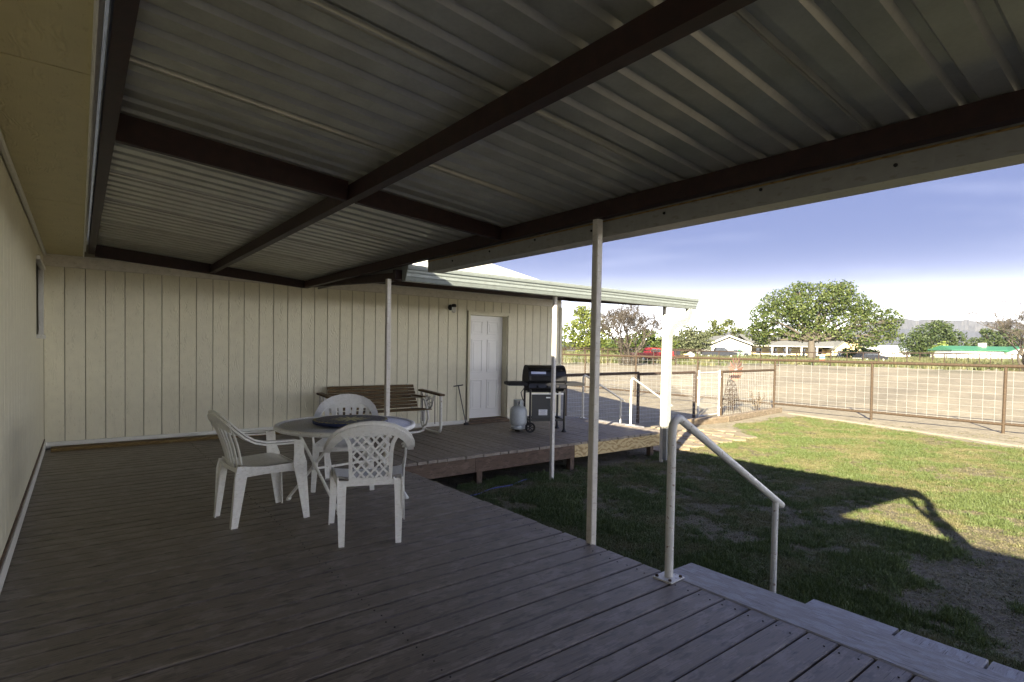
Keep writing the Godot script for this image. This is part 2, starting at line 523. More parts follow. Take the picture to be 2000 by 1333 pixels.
# ---------------------------------------------------------------- terrain
func build_ground() -> void:
	var dirt := Color(0.44, 0.385, 0.275)
	var soil := Color(0.22, 0.185, 0.13)
	var meadow := Color(0.115, 0.12, 0.05)
	var rings := [0.0]
	var r := 1.5
	while r < 20.0:
		rings.append(r); r += 0.22
	while r < 6000.0:
		rings.append(r); r *= 1.045
	var seg := 420
	var pv := PackedVector3Array(); var pn := PackedVector3Array(); var pc := PackedColorArray(); var pi := PackedInt32Array()
	var n2 := noise(41, 0.05, 4)
	for i in rings.size():
		for k in seg + 1:
			var a := TAU * k / seg
			var x: float = 0.34 + cos(a) * rings[i]
			var z: float = 8.76 + sin(a) * rings[i]
			var y := ground_y(x, z)
			var d := depth_at(x, z)
			var c := dirt
			if rings[i] < 22.0:
				y += 0.016 * lawn_n.get_noise_2d(x * 11.0, z * 11.0)
				c = c.lerp(soil, lawn_mask(x, z))
			else:
				var w := 4.0 * n2.get_noise_2d(x, z)
				c = c.lerp(meadow, smoothstep(62.0, 72.0, d + w))
				c = c * (1.0 + 0.34 * n2.get_noise_2d(x * 1.6, z * 4.0) + 0.24 * n2.get_noise_2d(x * 5.0 + 9.0, z * 9.0))
				if d > 45.0: c = c.lerp(meadow, 0.6 * smoothstep(0.1, 0.4, n2.get_noise_2d(x * 2.0, z * 2.0)) * smoothstep(45.0, 60.0, d))
			c.a = 1.0
			pv.append(Vector3(x, y, z)); pn.append(Vector3.UP); pc.append(c)
	for i in rings.size() - 1:
		for k in seg:
			var a := i * (seg + 1) + k
			var b := a + seg + 1
			pi.append_array(PackedInt32Array([a, b, a + 1, a + 1, b, b + 1]))
	var arr := []
	arr.resize(Mesh.ARRAY_MAX)
	arr[Mesh.ARRAY_VERTEX] = pv; arr[Mesh.ARRAY_NORMAL] = pn; arr[Mesh.ARRAY_COLOR] = pc; arr[Mesh.ARRAY_INDEX] = pi
	var am := ArrayMesh.new()
	am.add_surface_from_arrays(Mesh.PRIMITIVE_TRIANGLES, arr)
	var o := part("ground", am, M.ground)
	tag(o, "", "", "", "structure")

func build_mesa() -> void:
	# flat-topped ridge far behind the field: outline of height along a wide arc, with cliff band and talus
	var b := MB.new()
	var nz := noise(51, 0.02, 4)
	var prof := func(px: float) -> float:
		var h := 0.0
		h = 128.0 * smoothstep(1550.0, 1745.0, px) - 50.0 * smoothstep(1940.0, 2120.0, px)
		return h + 62.0 * smoothstep(1250.0, 1440.0, px) * smoothstep(1560.0, 1470.0, px) + 22.0 * smoothstep(1130.0, 1200.0, px) * smoothstep(1300.0, 1215.0, px) + 38.0
	var cols := 420
	var rows := 10
	var pts := []
	for i in cols:
		var px := lerpf(900.0, 2300.0, float(i) / (cols - 1))
		var dir := Vector3(0.616 + (px - 1000.0) / 1082.0 * 0.788, 0, -0.788 + (px - 1000.0) / 1082.0 * 0.616)
		var col := []
		var top: float = prof.call(px) + 7.0 * nz.get_noise_1d(px * 0.9)
		for j in rows:
			var t := float(j) / (rows - 1)
			var gul := nz.get_noise_2d(px * 1.6, j * 9.0)
			var dd := 2500.0 - 900.0 * pow(1.0 - t, 1.4) + 70.0 * gul * (1.0 - t * 0.6)
			var hh := top * (pow(t, 1.35) if t < 0.8 else lerpf(pow(0.8, 1.35), 1.0, (t - 0.8) / 0.2))
			if t > 0.75: dd = 2500.0 - 120.0 * (1.0 - t) + 30.0 * gul
			col.append(Vector3(0.34, 0, 8.76) + dir * dd + Vector3.UP * (hh - 3.0 * (1.0 - t)))
		col.append(Vector3(0.34, 0, 8.76) + dir * 3300.0 + Vector3.UP * top)
		pts.append(col)
	for i in cols - 1:
		for j in rows:
			var band := 0.5 + 0.5 * nz.get_noise_2d(i * 1.7, j * 60.0)
			b.tint = Color(0.105, 0.105, 0.108).lerp(Color(0.145, 0.135, 0.128), band * 0.7 if j == 7 or j == 8 else band * 0.3)
			b.quad(pts[i][j], pts[i + 1][j], pts[i + 1][j + 1], pts[i][j + 1])
	var o := part("mesa", b, M.rock)
	tag(o, "", "", "", "structure")

# ---------------------------------------------------------------- buildings
func siding_run(parent: Node, along: Vector3, outward: Vector3, start: Vector3, x0: float, x1: float, first: float, y0: Callable, y1: float, hole := []) -> void:
	var x := x0
	var nx := first
	while x < x1 - 0.01:
		var e := minf(nx, x1)
		var w := e - x
		if w > 0.02:
			var mid := (x + e) * 0.5
			var ya: float = y0.call(mid)
			if hole.size() > 0 and mid > hole[0] and mid < hole[1]:
				ya = hole[2]
			var tn := 1.0 + rng.randf_range(-0.025, 0.02)
			var ctr := start + along * mid + Vector3.UP * ((ya + y1) * 0.5) + outward * (-0.006 + rng.randf_range(-0.0006, 0.0006))
			var sz := along.abs() * (w - 0.008) + outward.abs() * 0.012 + Vector3.UP * (y1 - ya)
			pbox("siding_board", ctr, sz, M.siding, parent, 0.003, Basis(), Color(tn, tn, tn * rng.randf_range(0.985, 1.0)))
		x = e
		nx += 0.2032

func build_house() -> void:
	var t := thing("house", "cream sided house wall with soffit and narrow window running beside the deck", "house", Vector3(0, 0, 0))
	# left wall (plane x = 0) with a window near the corner
	var w := [0.22, 1.40, 1.34, 2.18]
	var z := 0.0
	var nz := 0.18
	while z < 16.0:
		var e := minf(nz, 16.0)
		var mid := (z + e) * 0.5
		var tn := 1.0 + rng.randf_range(-0.02, 0.02)
		var segs := [[0.1, 2.37]]
		if mid > w[0] and mid < w[1]: segs = [[0.1, w[2]], [w[3], 2.37]]
		for s in segs:
			pbox("siding_board", Vector3(-0.006, (s[0] + s[1]) * 0.5, mid), Vector3(0.012, s[1] - s[0], e - z - 0.008), M.siding, t, 0.003, Basis(), Color(tn, tn, tn))
		z = e
		nz += 0.2032
	# solid body behind the siding, left open at the window
	var core := MB.new()
	core.box(Vector3(-0.1, 0.35, 8.0), Vector3(0.16, 1.94, 16.0))
	core.box(Vector3(-0.1, 2.33, 8.0), Vector3(0.16, 0.30, 16.0))
	core.box(Vector3(-0.1, 1.75, 0.11), Vector3(0.16, 0.86, 0.21))
	core.box(Vector3(-0.1, 1.75, 8.72), Vector3(0.16, 0.86, 14.6))
	core.box(Vector3(-9.0, 0.9, 5.0), Vector3(0.2, 3.2, 22.0))
	core.box(Vector3(-4.5, 0.9, 16.0), Vector3(9.0, 3.2, 0.2))
	core.box(Vector3(-4.5, 0.9, -6.0), Vector3(9.0, 3.2, 0.2))
	core.box(Vector3(-4.5, 2.46, 5.0), Vector3(9.0, 0.05, 22.0))
	part("wall_core", core, M.groove, t)
	pbox("baseboard", Vector3(0.010, 0.055, 8.0), Vector3(0.02, 0.09, 16.0), M.trim, t, 0.004)
	pbox("base_gap", Vector3(0.004, 0.112, 8.0), Vector3(0.012, 0.022, 16.0), M.rim, t, 0.002)
	var win := MB.new()
	win.cbox(Vector3(-0.012, (w[2] + w[3]) * 0.5, w[0] + 0.02), Vector3(0.05, w[3] - w[2], 0.04), 0.004)
	win.cbox(Vector3(-0.028, (w[2] + w[3]) * 0.5, w[1] - 0.012), Vector3(0.05, w[3] - w[2], 0.024), 0.004)
	win.cbox(Vector3(0.006, w[2] + 0.02, (w[0] + w[1]) * 0.5), Vector3(0.05, 0.04, w[1] - w[0] - 0.081), 0.004)
	win.cbox(Vector3(0.006, w[3] - 0.02, (w[0] + w[1]) * 0.5), Vector3(0.05, 0.04, w[1] - w[0] - 0.081), 0.004)
	var wf := part("window", win, M.trim, t)
	pbox("matte_pane", Vector3(-0.055, (w[2] + w[3]) * 0.5, (w[0] + w[1]) * 0.5), Vector3(0.006, w[3] - w[2] - 0.08, w[1] - w[0] - 0.08), M.pane_matte, wf, 0.0)  # window pane kept dark and matte in place of reflecting glass
	# soffit panels with open joints, edge strips
	var js := [0.0, 3.31, 5.97, 8.6, 11.2, 13.8, 16.0]
	for i in js.size() - 1:
		pbox("soffit_panel", Vector3(0.195, 2.378, (js[i] + js[i + 1]) * 0.5), Vector3(0.37, 0.012, js[i + 1] - js[i] - 0.010), M.soffit, t, 0.002)
	pbox("soffit_backing", Vector3(0.195, 2.40, 8.0), Vector3(0.37, 0.02, 15.9), M.groove, t, 0.0)
	pbox("soffit_edge_strip", Vector3(0.385, 2.40, 8.03), Vector3(0.012, 0.10, 15.9), M.trim, t, 0.003)
	pbox("corner_strip", Vector3(0.02, 2.352, 8.03), Vector3(0.028, 0.034, 15.9), M.trim, t, 0.006)
	pbox("fascia", Vector3(0.402, 2.52, 8.0), Vector3(0.018, 0.17, 16.0), M.trim, t, 0.003)
	# low pitched metal roof, eave over the patio cover
	var rf := MB.new()
	rf.prism(PackedVector2Array([Vector2(0.44, 2.58), Vector2(0.44, 2.61), Vector2(-4.4, 4.10), Vector2(-9.4, 2.61), Vector2(-9.4, 2.58), Vector2(-4.4, 4.06)]), Vector3(0, 0, 5.0), Vector3.RIGHT, Vector3.UP, 22.4)
	part("roof", rf, M.white_roof, t)

func build_outbuilding() -> void:
	var t := thing("outbuilding", "cream board-sided outbuilding wall with white panel door behind both decks", "building", Vector3.ZERO)
	var y0 := func(x: float) -> float: return 0.082 if x < 3.05 else -0.04
	siding_run(t, Vector3.RIGHT, Vector3.BACK, Vector3.ZERO, 0.0, 8.48, 0.199, y0, 2.222, [6.117, 7.117, 2.02])
	var core := MB.new()
	core.box(Vector3(3.05, 0.98, -0.10), Vector3(6.22, 3.1, 0.16))
	core.box(Vector3(7.80, 0.98, -0.10), Vector3(1.46, 3.1, 0.16))
	core.box(Vector3(6.615, 2.28, -0.10), Vector3(0.91, 0.5, 0.16))
	core.box(Vector3(8.44, 0.98, -3.6), Vector3(0.16, 3.1, 6.8))
	core.box(Vector3(4.2, 0.98, -7.0), Vector3(8.6, 3.1, 0.16))
	part("wall_core", core, M.groove, t)
	pbox("baseboard", Vector3(1.53, 0.042, 0.009), Vector3(3.06, 0.078, 0.018), M.trim, t, 0.004)
	pbox("baseboard", Vector3(4.61, -0.078, 0.009), Vector3(3.06, 0.072, 0.018), M.trim, t, 0.004)
	pbox("baseboard", Vector3(7.80, -0.078, 0.009), Vector3(1.38, 0.072, 0.018), M.trim, t, 0.004)
	pbox("top_trim", Vector3(4.25, 2.287, 0.012), Vector3(8.5, 0.128, 0.024), M.post, t, 0.004)
	pbox("frieze_strip", Vector3(4.25, 2.362, 0.006), Vector3(8.5, 0.018, 0.012), M.trim, t, 0.002)
	pbox("corner_trim", Vector3(8.505, 1.04, 0.004), Vector3(0.06, 2.36, 0.03), M.siding, t, 0.004)
	# door opening
	pbox("door_casing", Vector3(6.143, 0.95, 0.008), Vector3(0.052, 2.04, 0.032), M.siding, t, 0.004)
	pbox("door_casing", Vector3(7.092, 0.95, 0.008), Vector3(0.052, 2.04, 0.032), M.siding, t, 0.004)
	pbox("door_casing", Vector3(6.617, 1.996, 0.010), Vector3(1.0, 0.052, 0.034), M.siding, t, 0.004)
	pbox("door_jamb", Vector3(7.058, 0.95, -0.10), Vector3(0.018, 2.04, 0.18), M.siding, t, 0.002)
	pbox("door_jamb", Vector3(6.176, 0.95, -0.10), Vector3(0.018, 2.04, 0.18), M.siding, t, 0.002)
	pbox("door_jamb", Vector3(6.617, 1.962, -0.10), Vector3(0.864, 0.018, 0.18), M.siding, t, 0.002)
	pbox("door_sill", Vector3(6.617, -0.065, -0.06), Vector3(0.86, 0.03, 0.24), M.rim, t, 0.004)
	pbox("door_step", Vector3(6.60, -0.098, 0.085), Vector3(1.06, 0.036, 0.13), M.rim, t, 0.006)
	var d := MB.new()
	d.cbox(Vector3(6.617, 0.955, -0.165), Vector3(0.86, 1.99, 0.04), 0.003)
	var door := part("door", d, M.door, t)
	for cx in [6.43, 6.80]:
		for r in [[1.60, 1.84], [0.86, 1.48], [0.14, 0.70]]:
			var pm := MB.new()
			var h: float = r[1] - r[0]
			var cy: float = (r[0] + r[1]) * 0.5
			for q in [[Vector3(cx, r[0], -0.142), Vector3(0.26, 0.018, 0.012)], [Vector3(cx, r[1], -0.142), Vector3(0.26, 0.018, 0.012)], [Vector3(cx - 0.12, cy, -0.142), Vector3(0.018, h - 0.02, 0.012)], [Vector3(cx + 0.12, cy, -0.142), Vector3(0.018, h - 0.02, 0.012)]]:
				pm.cbox(q[0], q[1], 0.005)
			pm.cbox(Vector3(cx, cy, -0.144), Vector3(0.16, h - 0.09, 0.010), 0.005)
			part("door_panel", pm, M.door, door)
	var kb := MB.new()
	kb.lathe([Vector2(0.0, 0.05), Vector2(0.018, 0.048), Vector2(0.025, 0.03), Vector2(0.016, 0.012), Vector2(0.028, 0.004), Vector2(0.028, 0.0)], Vector3(6.24, 0.86, -0.145), 12, Basis(Vector3.RIGHT, PI / 2))
	part("door_knob", kb, M.chrome, door)
	# white ribbed metal roof over the building
	var rb := MB.new()
	rib_sheet(rb, Vector3(-0.5, 2.58, 0.0), Vector3.RIGHT, Vector3(0, 0.307, -1.0), 9.3, 5.2, 0.0)
	rib_sheet(rb, Vector3(-0.5, 2.58 + 1.596, -5.2), Vector3.RIGHT, Vector3(0, -0.307, -1.0), 9.3, 4.0, 0.0)
	part("roof", rb, M.white_roof, t)
	var gb := MB.new()
	gb.prism(PackedVector2Array([Vector2(0.0, 2.5), Vector2(0.0, 2.57), Vector2(-5.2, 4.15), Vector2(-9.2, 2.95), Vector2(-9.2, 2.5)]), Vector3(8.42, 0, 0), Vector3(0, 0, 1), Vector3.UP, 0.14)
	part("gable_wall", gb, M.siding, t)

# ribbed sheet: origin corner, run (ribs repeat along it), fall (ribs run along it)
func rib_sheet(b: MB, o: Vector3, run: Vector3, fall: Vector3, width: float, length: float, phase: float) -> void:
	var fl := fall.normalized()
	var nn := run.cross(fl).normalized()
	if nn.y < 0.0: nn = -nn
	var ln := length * fall.length()
	var pr: Array[Vector2] = []
	var s := phase - 0.163
	while s < width + 0.17:
		for q in [Vector2(s - 0.033, 0.0), Vector2(s - 0.017, 0.023), Vector2(s + 0.017, 0.023), Vector2(s + 0.033, 0.0)]:
			pr.append(Vector2(clampf(q.x, 0.0, width), q.y))
		s += 0.163
	for i in pr.size() - 1:
		if pr[i + 1].x - pr[i].x < 1e-5: continue
		var a := o + run * pr[i].x + nn * pr[i].y
		var c := o + run * pr[i + 1].x + nn * pr[i + 1].y
		for q in 2:
			var off := nn * (0.0015 * q)
			if q == 0: b.quad(a + off, a + off + fl * ln, c + off + fl * ln, c + off)
			else: b.quad(c + off, c + off + fl * ln, a + off + fl * ln, a + off)

func build_patio_cover() -> void:
	var t := thing("patio_cover", "ribbed metal patio roof on dark red steel beams over the grey deck", "patio roof", Vector3.ZERO)
	# sheets, six ribs wide, each lapping the next
	var z := -0.04
	var k := 0
	while z < 9.4:
		var wd := minf(0.978, 9.46 - z)
		var b := MB.new()
		var lift := 0.003 * (k % 2)
		rib_sheet(b, Vector3(0.43, 2.5385 + lift, z), Vector3.BACK, Vector3(1, -0.09, 0), wd + 0.012, 2.86, 0.024)
		# folded side lap on the last rib
		var zz := z + wd - 0.006
		b.quad(Vector3(0.43, 2.528, zz), Vector3(3.29, 2.271, zz), Vector3(3.29, 2.281, zz), Vector3(0.43, 2.538, zz))
		part("roof_sheet", b, M.sheet, t)
		z += 0.978
		k += 1
	var cz := 0.05
	var chan := PackedVector2Array([Vector2(-0.032, 0), Vector2(0.032, 0), Vector2(0.032, 0.016), Vector2(-0.024, 0.016), Vector2(-0.024, 0.084), Vector2(0.032, 0.084), Vector2(0.032, 0.1), Vector2(-0.032, 0.1)])
	# beams along the house: ledger, middle purlin, eave beam
	for q in [["ledger_beam", 0.465, 2.41], ["middle_purlin", 1.80, 2.298], ["eave_beam", 3.085, 2.195]]:
		var b := MB.new()
		b.prism(chan, Vector3(q[1], q[2], 4.74), Vector3.RIGHT, Vector3.UP, 9.4)
		part(q[0], b, M.steel, t)
	# cross beams along the roof's fall
	var fall := Vector3(1, -0.072, 0).normalized()
	for q in [["cross_beam", 5.10, 0.498, 1.765, 2.385], ["cross_beam", 5.10, 1.835, 3.05, 2.290], ["cross_beam", 0.09, 0.498, 3.05, 2.375], ["cross_beam", 9.40, 0.498, 3.05, 2.385]]:
		var b := MB.new()
		var ln: float = (q[3] - q[2])
		var ctr := Vector3((q[2] + q[3]) * 0.5, q[4] - 0.072 * ln * 0.5 + 0.05, q[1])
		b.cbox(ctr + Vector3.UP * 0.025, Vector3(ln, 0.15, 0.05), 0.004, Basis(Vector3.BACK, atan(-0.072)))
		part(q[0], b, M.steel, t)
	pbox("bracket", Vector3(1.74, 2.335, 5.065), Vector3(0.04, 0.07, 0.006), M.steel, t, 0.002)
	# white box gutter along the eave
	var g := MB.new()
	g.prism(PackedVector2Array([Vector2(0, 0), Vector2(0.145, 0), Vector2(0.155, 0.17), Vector2(0.150, 0.17), Vector2(0.140, 0.006), Vector2(0.006, 0.006), Vector2(0.006, 0.175), Vector2(0, 0.175)]), Vector3(3.165, 2.09, 6.59), Vector3.RIGHT, Vector3.UP, 5.74)
	g.box(Vector3(3.243, 2.172, 3.724), Vector3(0.15, 0.16, 0.004))
	g.box(Vector3(3.243, 2.172, 9.456), Vector3(0.15, 0.16, 0.004))
	var gut := part("gutter", g, M.gutter2, t)
	pbox("gutter_flashing", Vector3(3.140, 2.262, 6.59), Vector3(0.06, 0.004, 5.74), M.gutter2, gut, 0.0, Basis(Vector3.BACK, -0.09))
	var lipb := MB.new()
	lipb.cbox(Vector3(3.158, 2.194, 6.59), Vector3(0.010, 0.008, 5.74), 0.002)
	part("drip_edge", lipb, M.pine_dull, gut)
	var sc := MB.new()
	for i in 9:
		sc.lathe([Vector2(0.0, 0.008), Vector2(0.008, 0.006), Vector2(0.009, 0.0)], Vector3(3.163, 2.15 + 0.012 * (i % 3), 4.2 + i * 0.61), 8, Basis(Vector3.BACK, PI / 2))
	part("screw_head", sc, M.dark, gut)
	# posts: one beside the steps, one at the roof's near end with its downspout
	for pz in [6.15, 9.30]:
		var gy := ground_y(3.1, pz)
		pbox("post", Vector3(3.098, (gy - 0.05 + 2.195) * 0.5, pz), Vector3(0.052, 2.195 - gy + 0.05, 0.052), M.post, t, 0.005)
	var ds := MB.new()
	downspout_path(ds, [Vector3(3.25, 2.09, 9.42), Vector3(3.25, 2.03, 9.42), Vector3(3.225, 1.94, 9.41), Vector3(3.18, 1.86, 9.38), Vector3(3.17, 1.76, 9.36), Vector3(3.17, -0.46, 9.36)])
	part("downspout", ds, M.downspout, t)

func downspout_path(b: MB, pts: Array) -> void:
	var nr := []
	var ws := []
	for i in pts.size():
		nr.append(Vector3(0, 0, 1)); ws.append(0.1)
	b.ribbon(pts, nr, ws, 0.072)

func build_porch_cover() -> void:
	var t := thing("porch_cover", "low porch roof with pale green gutter and three square posts over the door deck", "porch roof", Vector3.ZERO)
	var x := 3.3
	while x < 8.7:
		var wd := minf(0.978, 8.76 - x)
		var b := MB.new()
		rib_sheet(b, Vector3(x, 2.545, 0.02), Vector3.RIGHT, Vector3(0, -0.110, 1.0), wd, 3.10, 0.08)
		part("roof_sheet", b, M.white_roof, t)
		x += 0.978
	pbox("eave_beam", Vector3(5.92, 2.13, 3.0), Vector3(5.56, 0.11, 0.06), M.steel, t, 0.004)
	pbox("purlin", Vector3(5.92, 2.30, 1.55), Vector3(5.50, 0.10, 0.05), M.steel, t, 0.004)
	pbox("ledger_beam", Vector3(5.92, 2.43, 0.07), Vector3(5.50, 0.12, 0.05), M.steel, t, 0.004)
	var bs := Basis(Vector3.RIGHT, atan(0.098))
	pbox("end_rafter", Vector3(8.64, 2.27, 1.53), Vector3(0.05, 0.1, 2.86), M.steel, t, 0.004, bs)
	pbox("end_rafter", Vector3(3.175, 2.185, 1.55), Vector3(0.05, 0.1, 2.84), M.steel, t, 0.004, Basis(Vector3.RIGHT, atan(0.055)))
	var inf := MB.new()
	inf.prism(PackedVector2Array([Vector2(3.1, 2.20), Vector2(3.1, 2.255), Vector2(0.0, 2.575), Vector2(0.0, 2.20)]), Vector3(3.305, 0, 0), Vector3(0, 0, 1), Vector3.UP, 0.02)
	part("added_sun_infill", inf, M.gutter2, t)  # hidden panel added to block sun coming between the two roofs
	# ogee gutter with stepped front
	var pr := PackedVector2Array()
	for q in [[0.0, 0.0], [0.085, 0.0], [0.092, 0.018], [0.100, 0.040], [0.108, 0.052], [0.112, 0.082], [0.122, 0.096], [0.126, 0.118], [0.140, 0.130], [0.146, 0.150], [0.150, 0.172], [0.140, 0.176], [0.134, 0.150], [0.08, 0.012], [0.008, 0.012], [0.008, 0.18], [0.0, 0.18]]:
		pr.append(Vector2(q[0], q[1]))
	var g := MB.new()
	g.prism(pr, Vector3(5.98, 2.055, 3.06), Vector3(0, 0, 1), Vector3.UP, 5.54)
	var ep := PackedVector2Array([Vector2(0, 0), Vector2(0.085, 0), Vector2(0.112, 0.082), Vector2(0.150, 0.172), Vector2(0, 0.18)])
	g.prism(ep, Vector3(3.208, 2.055, 3.06), Vector3(0, 0, 1), Vector3.UP, 0.004)
	g.prism(ep, Vector3(8.752, 2.055, 3.06), Vector3(0, 0, 1), Vector3.UP, 0.004)
	var gut := part("gutter", g, M.gutter, t)
	var sc := MB.new()
	for i in 26:
		sc.lathe([Vector2(0.0, 0.016), Vector2(0.008, 0.014), Vector2(0.009, 0.0)], Vector3(3.55 + i * 0.2, 2.222, 3.04), 6)
	part("roof_screw", sc, M.galv, gut)
	var tops := 2.075
	pbox("post", Vector3(3.075, tops * 0.5, 2.99), Vector3(0.05, tops, 0.05), M.post, t, 0.005)
	for px in [5.60, 8.09]:
		pbox("post", Vector3(px, (tops - 0.6) * 0.5, 2.99), Vector3(0.05, tops + 0.6, 0.05), M.post, t, 0.005)
	var ds := MB.new()
	downspout_path(ds, [Vector3(8.60, 2.06, 3.115), Vector3(8.60, 2.0, 3.115), Vector3(8.585, 1.935, 3.115), Vector3(8.53, 1.865, 3.112), Vector3(8.43, 1.815, 3.108), Vector3(8.29, 1.775, 3.098), Vector3(8.185, 1.715, 3.088), Vector3(8.125, 1.64, 3.078), Vector3(8.11, 1.56, 3.074), Vector3(8.11, -0.50, 3.074)])
	part("downspout", ds, M.downspout, t)
	var fl := MB.new()
	for dx in [-0.028, 0.0, 0.028]:
		fl.cbox(Vector3(8.11 + dx, 0.52, 3.112), Vector3(0.007, 2.0, 0.006), 0.002)
	part("downspout_rib", fl, M.downspout, t)

# ---------------------------------------------------------------- decks, steps, rails
func build_decks() -> void:
	var t := thing("wood_deck", "long grey-brown plank deck under the metal patio roof", "deck", Vector3.ZERO)
	var z := 0.0337 - 0.1427
	var k := 0
	while z < 11.5:
		var zc := z + 0.0714
		var w := 0.1427 - rng.randf_range(0.006, 0.012)
		var ln := 3.045 + rng.randf_range(-0.006, 0.01) + (0.03 if zc < 6.75 else 0.0)
		var tn := rng.randf_range(0.92, 1.3)
		var cool := rng.randf_range(-0.03, 0.04)
		if zc > 0.03:
			var bs := Basis(Vector3.UP, rng.randf_range(-0.0008, 0.0008)) * Basis(Vector3.RIGHT, rng.randf_range(-0.008, 0.008))
			pbox("deck_board", Vector3(ln * 0.5 + 0.012, -0.019 + rng.randf_range(-0.0018, 0.0018), zc), Vector3(ln, 0.038, w), M.deck, t, 0.005, bs, Color(tn, tn, tn * (1.0 + cool)))
		z += 0.1427
		k += 1
	var fr := MB.new()
	for x in [0.3, 0.9, 1.5, 2.1, 2.7]:
		fr.box(Vector3(x, -0.13, 5.8), Vector3(0.04, 0.18, 11.4))
	part("joist", fr, M.rim, t)
	pbox("rim_joist", Vector3(3.02, -0.135, 5.8), Vector3(0.04, 0.19, 11.4), M.rim, t, 0.004)
	for zz in [0.3, 2.2, 4.1, 5.9, 7.9, 9.9]:
		pbox("deck_leg", Vector3(2.93, -0.33, zz), Vector3(0.09, 0.42, 0.09), M.rim, t, 0.005)
	pbox("nosing_board", Vector3(3.205, -0.014, 8.95), Vector3(0.285, 0.038, 4.35), M.deck_grey, t, 0.007, Basis())
	pbox("nosing_riser", Vector3(3.27, -0.13, 8.95), Vector3(0.035, 0.19, 4.3), M.rim, t, 0.004)
	# nail heads down the board ends
	var nh := MB.new()
	var zz := 0.1
	while zz < 9.0:
		for dz in [-0.04, 0.035]:
			for xx in [2.985, 1.5]:
				nh.lathe([Vector2(0.0, 0.0012), Vector2(0.004, 0.001), Vector2(0.0045, -0.002)], Vector3(xx + rng.randf_range(-0.01, 0.01), 0.002, 0.0337 + 0.0714 + 0.1427 * floorf(zz / 0.1427) + dz + rng.randf_range(-0.006, 0.006)), 6)
		zz += 0.1427
	part("nail_head", nh, M.dark, t)

	var pl := pbox("loose_plank", Vector3(1.52, 0.020, 0.19), Vector3(2.9, 0.038, 0.19), M.pine_dull, self, 0.004, Basis(Vector3.UP, 0.004), Color(0.5, 0.5, 0.46))
	tag(pl, "dull yellow plank lying along the foot of the cream wall", "plank")

	var s := thing("deck_step", "low pale weathered step of short boards below the long deck's edge board", "step", Vector3.ZERO)
	var sz := 7.26
	for ln in [0.46, 0.385, 0.43, 0.4, 0.44, 0.4]:
		pbox("step_board", Vector3(3.70, -0.212, sz + ln * 0.5), Vector3(0.42, 0.04, ln - 0.012), M.deck_grey, s, 0.006, Basis(Vector3.RIGHT, rng.randf_range(-0.006, 0.006)))
		sz += ln
	pbox("stringer", Vector3(3.86, -0.36, 8.5), Vector3(0.06, 0.26, 2.44), M.rim, s, 0.005)
	pbox("stringer", Vector3(3.56, -0.36, 8.5), Vector3(0.06, 0.26, 2.44), M.rim, s, 0.005)

	# door deck: boards run towards the yard, one step lower
	var f := thing("wood_deck", "raised brown plank deck below the white door with a pale new front board", "deck", Vector3.ZERO)
	var x := 3.085
	while x < 8.6:
		var w := 0.1427 - rng.randf_range(0.009, 0.015)
		var e := rng.randf_range(-0.012, 0.012)
		var tn := rng.randf_range(0.85, 1.12)
		pbox("deck_board", Vector3(x + 0.07, -0.135 + rng.randf_range(-0.002, 0.002), 1.335 + e * 0.5), Vector3(w, 0.036, 2.65 + e), M.deck_old, f, 0.004, Basis(), Color(tn, tn * 0.98, tn * 0.95))
		x += 0.1427
	pbox("front_fascia", Vector3(3.8, -0.255, 2.63), Vector3(1.45, 0.196, 0.038), M.rim, f, 0.004)
	pbox("front_fascia", Vector3(5.455, -0.255, 2.631), Vector3(1.85, 0.196, 0.038), M.rim, f, 0.004, Basis(), Color(0.85, 0.8, 0.78))
	pbox("new_front_fascia", Vector3(7.50, -0.255, 2.633), Vector3(2.23, 0.2, 0.038), M.pine, f, 0.004)
	pbox("side_fascia", Vector3(8.60, -0.255, 1.30), Vector3(0.038, 0.19, 2.6), M.rim, f, 0.004)
	var jb := MB.new()
	for jx in [3.4, 4.3, 5.2, 6.1, 7.0, 7.9]:
		jb.box(Vector3(jx, -0.25, 1.3), Vector3(0.04, 0.17, 2.6))
	part("joist", jb, M.rim, f)
	for q in [[4.63, 2.56], [6.38, 2.56], [8.34, 2.56], [4.63, 0.8], [6.38, 0.8], [8.34, 0.8]]:
		pbox("deck_leg", Vector3(q[0], -0.46, q[1]), Vector3(0.09, 0.24, 0.09), M.rim, f, 0.005, Basis(), Color(1.15, 1.1, 1.0))

	# side steps of the door deck
	var st := thing("deck_step", "grey boards of the side step between the two white door-deck rails", "step", Vector3.ZERO)
	for q in [8.70, 8.845]:
		pbox("step_board", Vector3(q, -0.27, 1.2), Vector3(0.138, 0.036, 1.62), M.deck_grey, st, 0.005)
	pbox("top_board", Vector3(8.70, -0.128, 1.2), Vector3(0.16, 0.036, 1.75), M.deck_grey, st, 0.008)
	pbox("stringer", Vector3(8.80, -0.42, 0.5), Vector3(0.26, 0.26, 0.04), M.rim, st, 0.004)
	pbox("stringer", Vector3(8.80, -0.42, 1.9), Vector3(0.26, 0.26, 0.04), M.rim, st, 0.004)

